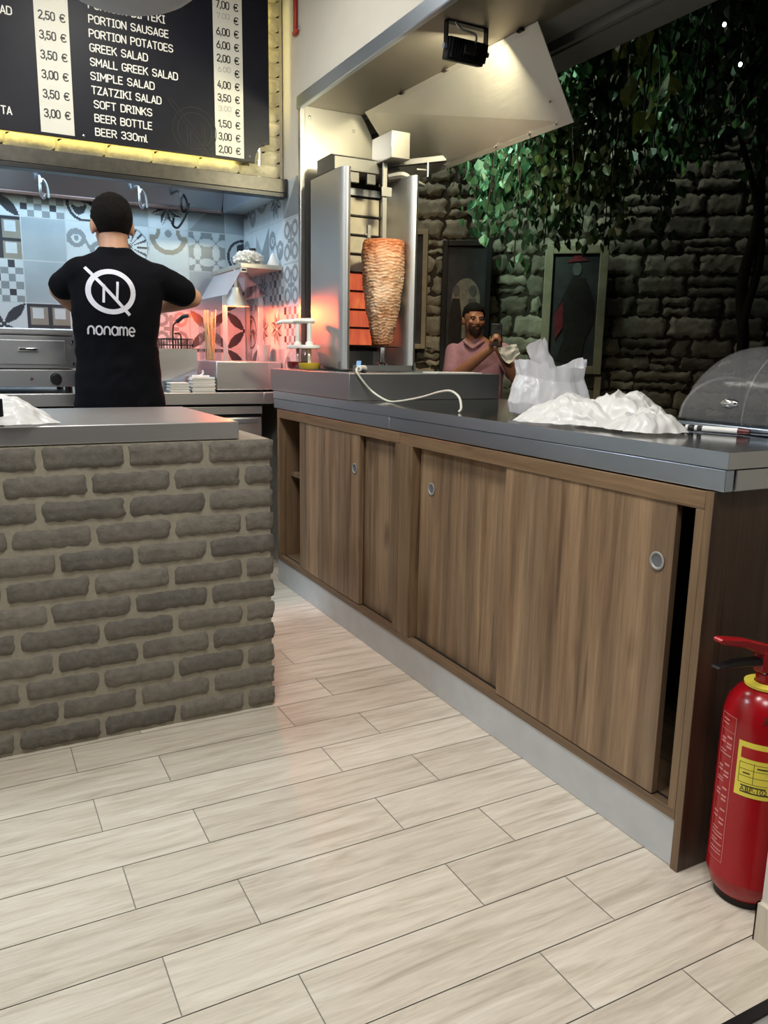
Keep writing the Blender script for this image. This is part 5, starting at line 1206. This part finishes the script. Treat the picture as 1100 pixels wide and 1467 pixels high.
ROUND = {'n': ([[(0, 0), (0, .62)], arc(.46, .50, .46, 172, 0)+[(.92, 0)]], 1.25), 'o': ([arc(.5, .5, .5, 0, 360, 36)], 1.32),
         'a': ([arc(.5, .5, .5, 28, 360, 34), [(1.0, 1.0), (1.0, 0)]], 1.34), 'm': ([[(0, 0), (0, 1.0)], arc(.33, .66, .33, 180, 0)+[(.66, 0)], arc(.99, .66, .33, 180, 0)+[(1.32, 0)]], 1.66),
         'e': ([arc(.5, .5, .5, 0, 318, 34), [(0.02, .5), (1.0, .5)]], 1.1)}
mb = MB(); xx = 0.0; lay = []
for ch in 'noname':
    st_, adv = ROUND[ch]; lay += [[(xx+x, y) for x, y in pl_] for pl_ in st_]; xx += adv
for pl_ in lay:
    vs, fs = strip_2d([(0.442+0.172*x/xx, 1.208+0.032*y+0.004*(1-x/xx)) for x, y in pl_], 0.0062, 3 if len(pl_) > 4 else 8); mb.raw(on_back(vs), fs)
mb.build('shirt_wordmark', 'shirt_print', man, smooth=0, weld=False)

# --- the man with a phone: a glass reflection built as a solid figure
PDm = 5.9
def Q(u, d, z): return OW(u, d, z)
p2 = thing('person', 'bearded man in a pink polo shirt holding up a phone, a glass reflection built as a figure', 'person', OW(-0.40, PDm, -0.17))
RA = Matrix.Rotation(-AZ, 3, 'Z') @ Matrix.Rotation(math.radians(22), 3, 'Z')
HC2 = Q(-0.415, 5.86, 1.415)
mb = MB(); head(mb, HC2, RA, Q(-0.40, 5.90, 1.25))
def rot_loft(mb, secs, n=32):
    m2 = MB().loft([(0, 0, z, rx, ry) for (_, _, z, rx, ry) in secs], n); R_ = Matrix.Rotation(-AZ, 3, 'Z'); k = 0
    for i, (u, d, z, _, _) in enumerate(secs):
        for j in range(n):
            v = m2.v[i*n+j]; m2.v[i*n+j] = Q(u, d, 0) + (R_ @ Vector((v.x, v.y, 0))) + Vector((0, 0, z))
    mb.raw(m2.v, m2.f); return mb
rot_loft(mb, [(-.38, PDm, .66, .165, .115), (-.38, PDm, .80, .160, .11), (-.375, PDm, .95, .160, .115), (-.37, PDm, 1.10, .175, .115), (-.375, PDm, 1.20, .18, .095), (-.39, PDm, 1.26, .11, .07), (-.40, PDm, 1.30, .06, .055)])
A1, E1, W1 = Q(-.555, 5.91, 1.185), Q(-.555, 5.74, .985), Q(-.275, 5.60, 1.205)
A2, E2, W2 = Q(-.195, 5.90, 1.19), Q(-.085, 5.74, 1.00), Q(-.215, 5.60, 1.205)
ph = Q(-.236, 5.555, 1.300)
for s_, a, b, c in ((1, A1, E1, W1), (-1, A2, E2, W2)):
    mb.capsule(a, .060, b, .044); mb.capsule(b, .046, b.lerp(c, .35), .044); mb.capsule(b.lerp(c, .35), .044, c, .028)
    hand(mb, c, (ph+UV*(-.03*s_)+Vector((0, 0, -.02)))-c, UV*(-s_)-NV*.3, s_, 0.9, 0.92)
for x in (-.09, .09):
    mb.capsule(Q(-.38+x, PDm, .70), .092, Q(-.38+x*1.1, PDm-.02, .30), .060); mb.capsule(Q(-.38+x*1.1, PDm-.02, .30), .060, Q(-.38+x*1.15, PDm, -.09), .042)
    mb.capsule(Q(-.38+x*1.15, PDm, -.12), .040, Q(-.38+x*1.3, PDm-.13, -.135), .032)
b2 = mb.build('body', 'skin_tan', p2); remesh(b2, 0.0072, 2)
mb = MB()
rot_loft(mb, [(-.38, PDm, .70, .185, .135), (-.38, PDm, .82, .182, .132), (-.375, PDm, .95, .180, .130), (-.37, PDm, 1.10, .190, .130), (-.375, PDm, 1.19, .192, .108), (-.38, PDm, 1.225, .165, .085), (-.39, PDm, 1.255, .115, .072), (-.40, PDm, 1.285, .072, .066)])
mb.capsule(A1, .062, A1.lerp(E1, .72), .064, 16); mb.capsule(A2, .062, A2.lerp(E2, .72), .064, 16)
remesh(mb.build('polo_shirt', 'pink_cotton', p2), 0.010, 4, lambda p: 0.006*noise.noise(Vector((p.x*7, p.y*7, p.z*8)))+0.003*ridge((p.x*14, p.y*14, p.z*10)))
MB().tube([Q(-.475, 5.84, 1.262), Q(-.45, 5.805, 1.243), Q(-.41, 5.79, 1.215), Q(-.37, 5.80, 1.243), Q(-.335, 5.84, 1.265)], [.010, .013, .009, .013, .010]).build('collar', 'pink_cotton', p2)
mb = MB(); rot_loft(mb, [(-.38, PDm, .60, .175, .13), (-.38, PDm, .72, .17, .122), (-.38, PDm, .80, .16, .112)])
for x in (-.09, .09):
    mb.capsule(Q(-.38+x, PDm, .68), .100, Q(-.38+x*1.1, PDm-.02, .30), .076); mb.capsule(Q(-.38+x*1.1, PDm-.02, .30), .076, Q(-.38+x*1.15, PDm, -.07), .064)
remesh(mb.build('trousers', 'trousers', p2), 0.012, 4)
for x in (-.09, .09): MB().capsule(Q(-.38+x*1.15, PDm+.03, -.125), .046, Q(-.38+x*1.35, PDm-.16, -.132), .038).build('shoe', 'shoe', p2)
hair_cap(HC2, RA, 'hair', p2)
mb = MB()
def beard_fn(u, v):
    a = (u-.5)*2.2; zz = -.052-.062*v+.020*abs(math.sin(a)); y = -.020-.071*math.cos(a)*(1-.30*v*v); x = .064*math.sin(a)*(1-.36*v*v)
    return HC2 + RA @ Vector((x, y, zz-.012*math.cos(a)))
mb.grid(beard_fn, 24, 10); mb.tube([HC2+RA@Vector((-.030, -.088, -.054)), HC2+RA@Vector((0, -.101, -.046)), HC2+RA@Vector((.030, -.088, -.054))], [.003, .006, .003]); mb.build('beard', 'stubble', p2, smooth=70, weld=False)
eyes(HC2, RA, p2)
pp = thing('phone', 'dark phone held up by the reflected man in the pink polo shirt', 'phone', ph-Vector((0, 0, .075)))
MB().obox(ph, UV, NV, (0, 0, 1), .038, .004, .076).build('phone_body', 'black', pp, bevel=0.006)
MB().obox(ph-NV*.0045+Vector((0, 0, .052))+UV*.016, UV, NV, (0, 0, 1), .013, .0015, .014).build('camera_bump', 'black_iron', pp, bevel=0.002)
def nap_fn(u, v):
    q = Vector((u*3, v*3, 7)); return Q(-.225+.125*u+.03*v, 5.565+.02*noise.noise(q), 1.215-.115*v*(0.55+.45*math.sin(PI*min(1, u*1.1)))+.03*u+.012*noise.noise(q*2))
o = MB().grid(nap_fn, 20, 20).build('paper_napkin', 'paper', smooth=70); tag(o, 'white paper napkin hanging from the hand of the reflected man with the phone', 'napkin')

# ================================================================== ALLEY: PICTURES, VINES, TRUNK
def pic_poly(name, pts, d, mat, parent, th=0.004):
    return MB().prism([Q(u, d, z) for u, z in pts], -NV*th).build(name, mat, parent, smooth=0)
def ellipse(cu, cz, ru, rz, n=24): return [(cu+ru*math.cos(2*PI*k/n), cz+rz*math.sin(2*PI*k/n)) for k in range(n)]
def picture(lab, u0, u1, z0, z1, fm, bw):
    t = thing('framed_picture', lab, 'picture', Q((u0+u1)/2, 6.71, z0), 'pictures on the alley wall')
    MB().obox(Q((u0+u1)/2, 6.705, (z0+z1)/2), UV, NV, (0, 0, 1), (u1-u0)/2-.004, .012, (z1-z0)/2-.004).build('canvas', 'pic_ground', t, smooth=0)
    for a, b, c, d in ((u0, u0+bw, z0, z1), (u1-bw, u1, z0, z1), (u0+bw, u1-bw, z0, z0+bw), (u0+bw, u1-bw, z1-bw, z1)):
        MB().obox(Q((a+b)/2, 6.70, (c+d)/2), UV, NV, (0, 0, 1), (b-a)/2, .028, (d-c)/2).build('frame_rail', fm, t, bevel=0.004)
    return t
t = picture('dark framed picture of two pale robed figures behind the man with the phone', -.745, -.345, 1.03, 2.075, 'frame_dark', .045)
pic_poly('painted_arch', [(-.66, 1.30), (-.43, 1.30), (-.43, 1.62)]+[(-.545+.115*math.cos(PI*k/12), 1.62+.16*math.sin(PI*k/12)) for k in range(1, 12)]+[(-.66, 1.62)], 6.693, 'pic_pale', t, .002)
for cu, m in ((-.625, 'pic_dark'), (-.49, 'pic_grey')):
    pic_poly('painted_figure', [(cu-.05, 1.12), (cu+.05, 1.12), (cu+.055, 1.45), (cu+.03, 1.62), (cu-.03, 1.62), (cu-.055, 1.45)], 6.690, m, t, .002); pic_poly('painted_head', ellipse(cu, 1.68, .03, .045), 6.690, 'pic_grey', t, .002)
t = picture('grey framed picture half hidden behind the tall grill', -1.28, -.868, 1.21, 2.16, 'frame_cream', .04)
pic_poly('painted_figure', [(-1.15, 1.27), (-.95, 1.27), (-.98, 1.9), (-1.1, 1.9)], 6.69, 'pic_dark', t, .002)
t = picture('cream framed picture of a dark cloaked figure under the vines', .075, .565, 1.03, 2.03, 'frame_cream', .065)
pic_poly('painted_figure', [(.20, 1.14), (.30, 1.12), (.40, 1.14), (.42, 1.30), (.48, 1.44), (.47, 1.62), (.40, 1.78), (.30, 1.80), (.24, 1.66), (.17, 1.50), (.24, 1.48), (.25, 1.30)], 6.690, 'pic_dark', t, .002)
pic_poly('painted_cloak', [(.17, 1.50), (.235, 1.60), (.245, 1.40), (.185, 1.30)], 6.687, 'pic_red', t, .002); pic_poly('painted_head', ellipse(.33, 1.85, .035, .05), 6.690, 'pic_grey', t, .002)
pic_poly('painted_hat', [(.24, 1.90), (.42, 1.915), (.37, 1.935), (.35, 1.98), (.31, 1.98), (.29, 1.93)], 6.688, 'pic_red', t, .002)
MB().obox(Q(.545, 6.70, .42), UV, NV, (0, 0, 1), .025, .02, .59).build('stand_post', 'frame_cream', t)
MB().obox(Q(.095, 6.70, .42), UV, NV, (0, 0, 1), .025, .02, .59).build('stand_post', 'frame_cream', t)

def leaf(mb, p, size, rr):
    d = Vector((rr.uniform(-.6, .6), rr.uniform(-.6, .6), -1)).normalized(); n = Vector((rr.uniform(-1, 1), rr.uniform(-1, 1), rr.uniform(0, .7)))
    s_ = d.cross(n).normalized(); n = s_.cross(d); w_ = size*rr.uniform(.30, .42); fold = n*size*rr.uniform(.05, .18)
    a, t_ = p, p+d*size-n*size*rr.uniform(0, .2); m1 = p+d*size*.38; m2 = p+d*size*.72
    mb.raw([a, m1+s_*w_+fold, m2+s_*w_*.7+fold*.7, t_, m2-s_*w_*.7+fold*.7, m1-s_*w_+fold, m1, m2], [(0, 1, 6), (1, 2, 7, 6), (2, 3, 7), (3, 4, 7), (4, 5, 6, 7), (5, 0, 6)])
def vine(lab, u0, u1, d0, d1, ztop, zb0, zb1, n, size, mat, step, seed, slope=0.0):
    rr = random.Random(seed); t = thing('hanging_vine', lab, 'vine', Q((u0+u1)/2, (d0+d1)/2, zb0), 'vines hanging over the alley')
    st = MB(); lf = MB()
    for k in range(n):
        u = u0+(u1-u0)*(k+rr.random())/n; d = rr.uniform(d0, d1); zb = rr.uniform(zb0, zb1)+slope*(u-u0)
        if rr.random() < .3: zb += rr.uniform(0, .5)
        z = ztop; P = []; du = dd = 0
        while z > zb: 
            P.append(Q(u+du, d+dd, z)); du += rr.uniform(-.03, .03); dd += rr.uniform(-.02, .02); z -= .16
        if len(P) < 3: continue
        st.tube(P, 0.005, 5, 1)
        for a, b in zip(P, P[1:]):
            for j in range(max(1, int(.16/step))):
                q = a.lerp(b, rr.random()); leaf(lf, q+UV*rr.uniform(-.11, .11)+NV*rr.uniform(-.10, .10)+Vector((0, 0, rr.uniform(-.04, .04))), size*rr.uniform(.6, 1.25), rr)
    st.build('stem', 'trunk', t, smooth=60, weld=False); lf.build('foliage', mat, t, smooth=0, weld=False)
vine('blue-green lit vine hanging nearest the steel flap', -.42, .12, 5.5, 6.0, 3.7, 1.72, 2.3, 24, .080, 'leaf_teal_lit', .018, 1)
vine('dark vine trailing down over the two robed figures picture', -.66, -.36, 6.3, 6.55, 3.5, 1.80, 2.5, 7, .060, 'leaf', .022, 2)
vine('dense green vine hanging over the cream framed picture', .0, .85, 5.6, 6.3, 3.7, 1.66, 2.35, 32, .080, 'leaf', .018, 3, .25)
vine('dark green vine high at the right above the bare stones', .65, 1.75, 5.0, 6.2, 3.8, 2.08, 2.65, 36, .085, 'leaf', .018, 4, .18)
vine('dark vine mass high behind the window rail', -.2, 1.1, 4.8, 5.6, 3.9, 2.75, 3.0, 26, .085, 'leaf', .022, 5)
vine('loose vine with big yellow-green leaves in front of the others', .30, .62, 4.4, 4.7, 3.4, 2.15, 2.6, 4, .120, 'leaf_yellow', .075, 6)
vine('thin vine with yellow-green leaves over the bare stones at right', .62, .95, 5.3, 5.7, 3.0, 1.90, 2.3, 3, .100, 'leaf_yellow', .07, 7)
tr = thing('vine_trunk', 'dark twisted vine trunk climbing the stone wall at far right', 'trunk', Q(1.50, 6.35, -.17))
MB().tube([Q(1.53, 6.4, -.17), Q(1.50, 6.38, .6), Q(1.55, 6.36, 1.2), Q(1.50, 6.38, 1.7), Q(1.56, 6.36, 2.2), Q(1.50, 6.3, 2.9), Q(1.56, 6.2, 3.6)], [.05, .045, .04, .042, .035, .03, .02], 12).build('main_stem', 'trunk', tr)
MB().tube([Q(1.60, 6.42, -.17), Q(1.60, 6.38, .7), Q(1.52, 6.33, 1.35), Q(1.60, 6.36, 1.9), Q(1.52, 6.33, 2.3), Q(1.34, 6.2, 2.7)], [.035, .032, .03, .03, .025, .015], 12).build('side_stem', 'trunk', tr)
for (u, z, w_) in ((.93, 2.92, 'tiny glowing bead for light through the leaves, upper one'), (1.03, 2.72, 'tiny glowing bead for light through the leaves, lower one')):  # glowing beads stand in for specks of light through the leaves
    t = MB().ell(Q(u, 4.9, z), .010, .010, .012, 12, 8).build('light_speck', emis('light_speck_glow', (1, 1, 1, 1), 6)); tag(t, w_, 'light', 'bright specks of light in the vines')
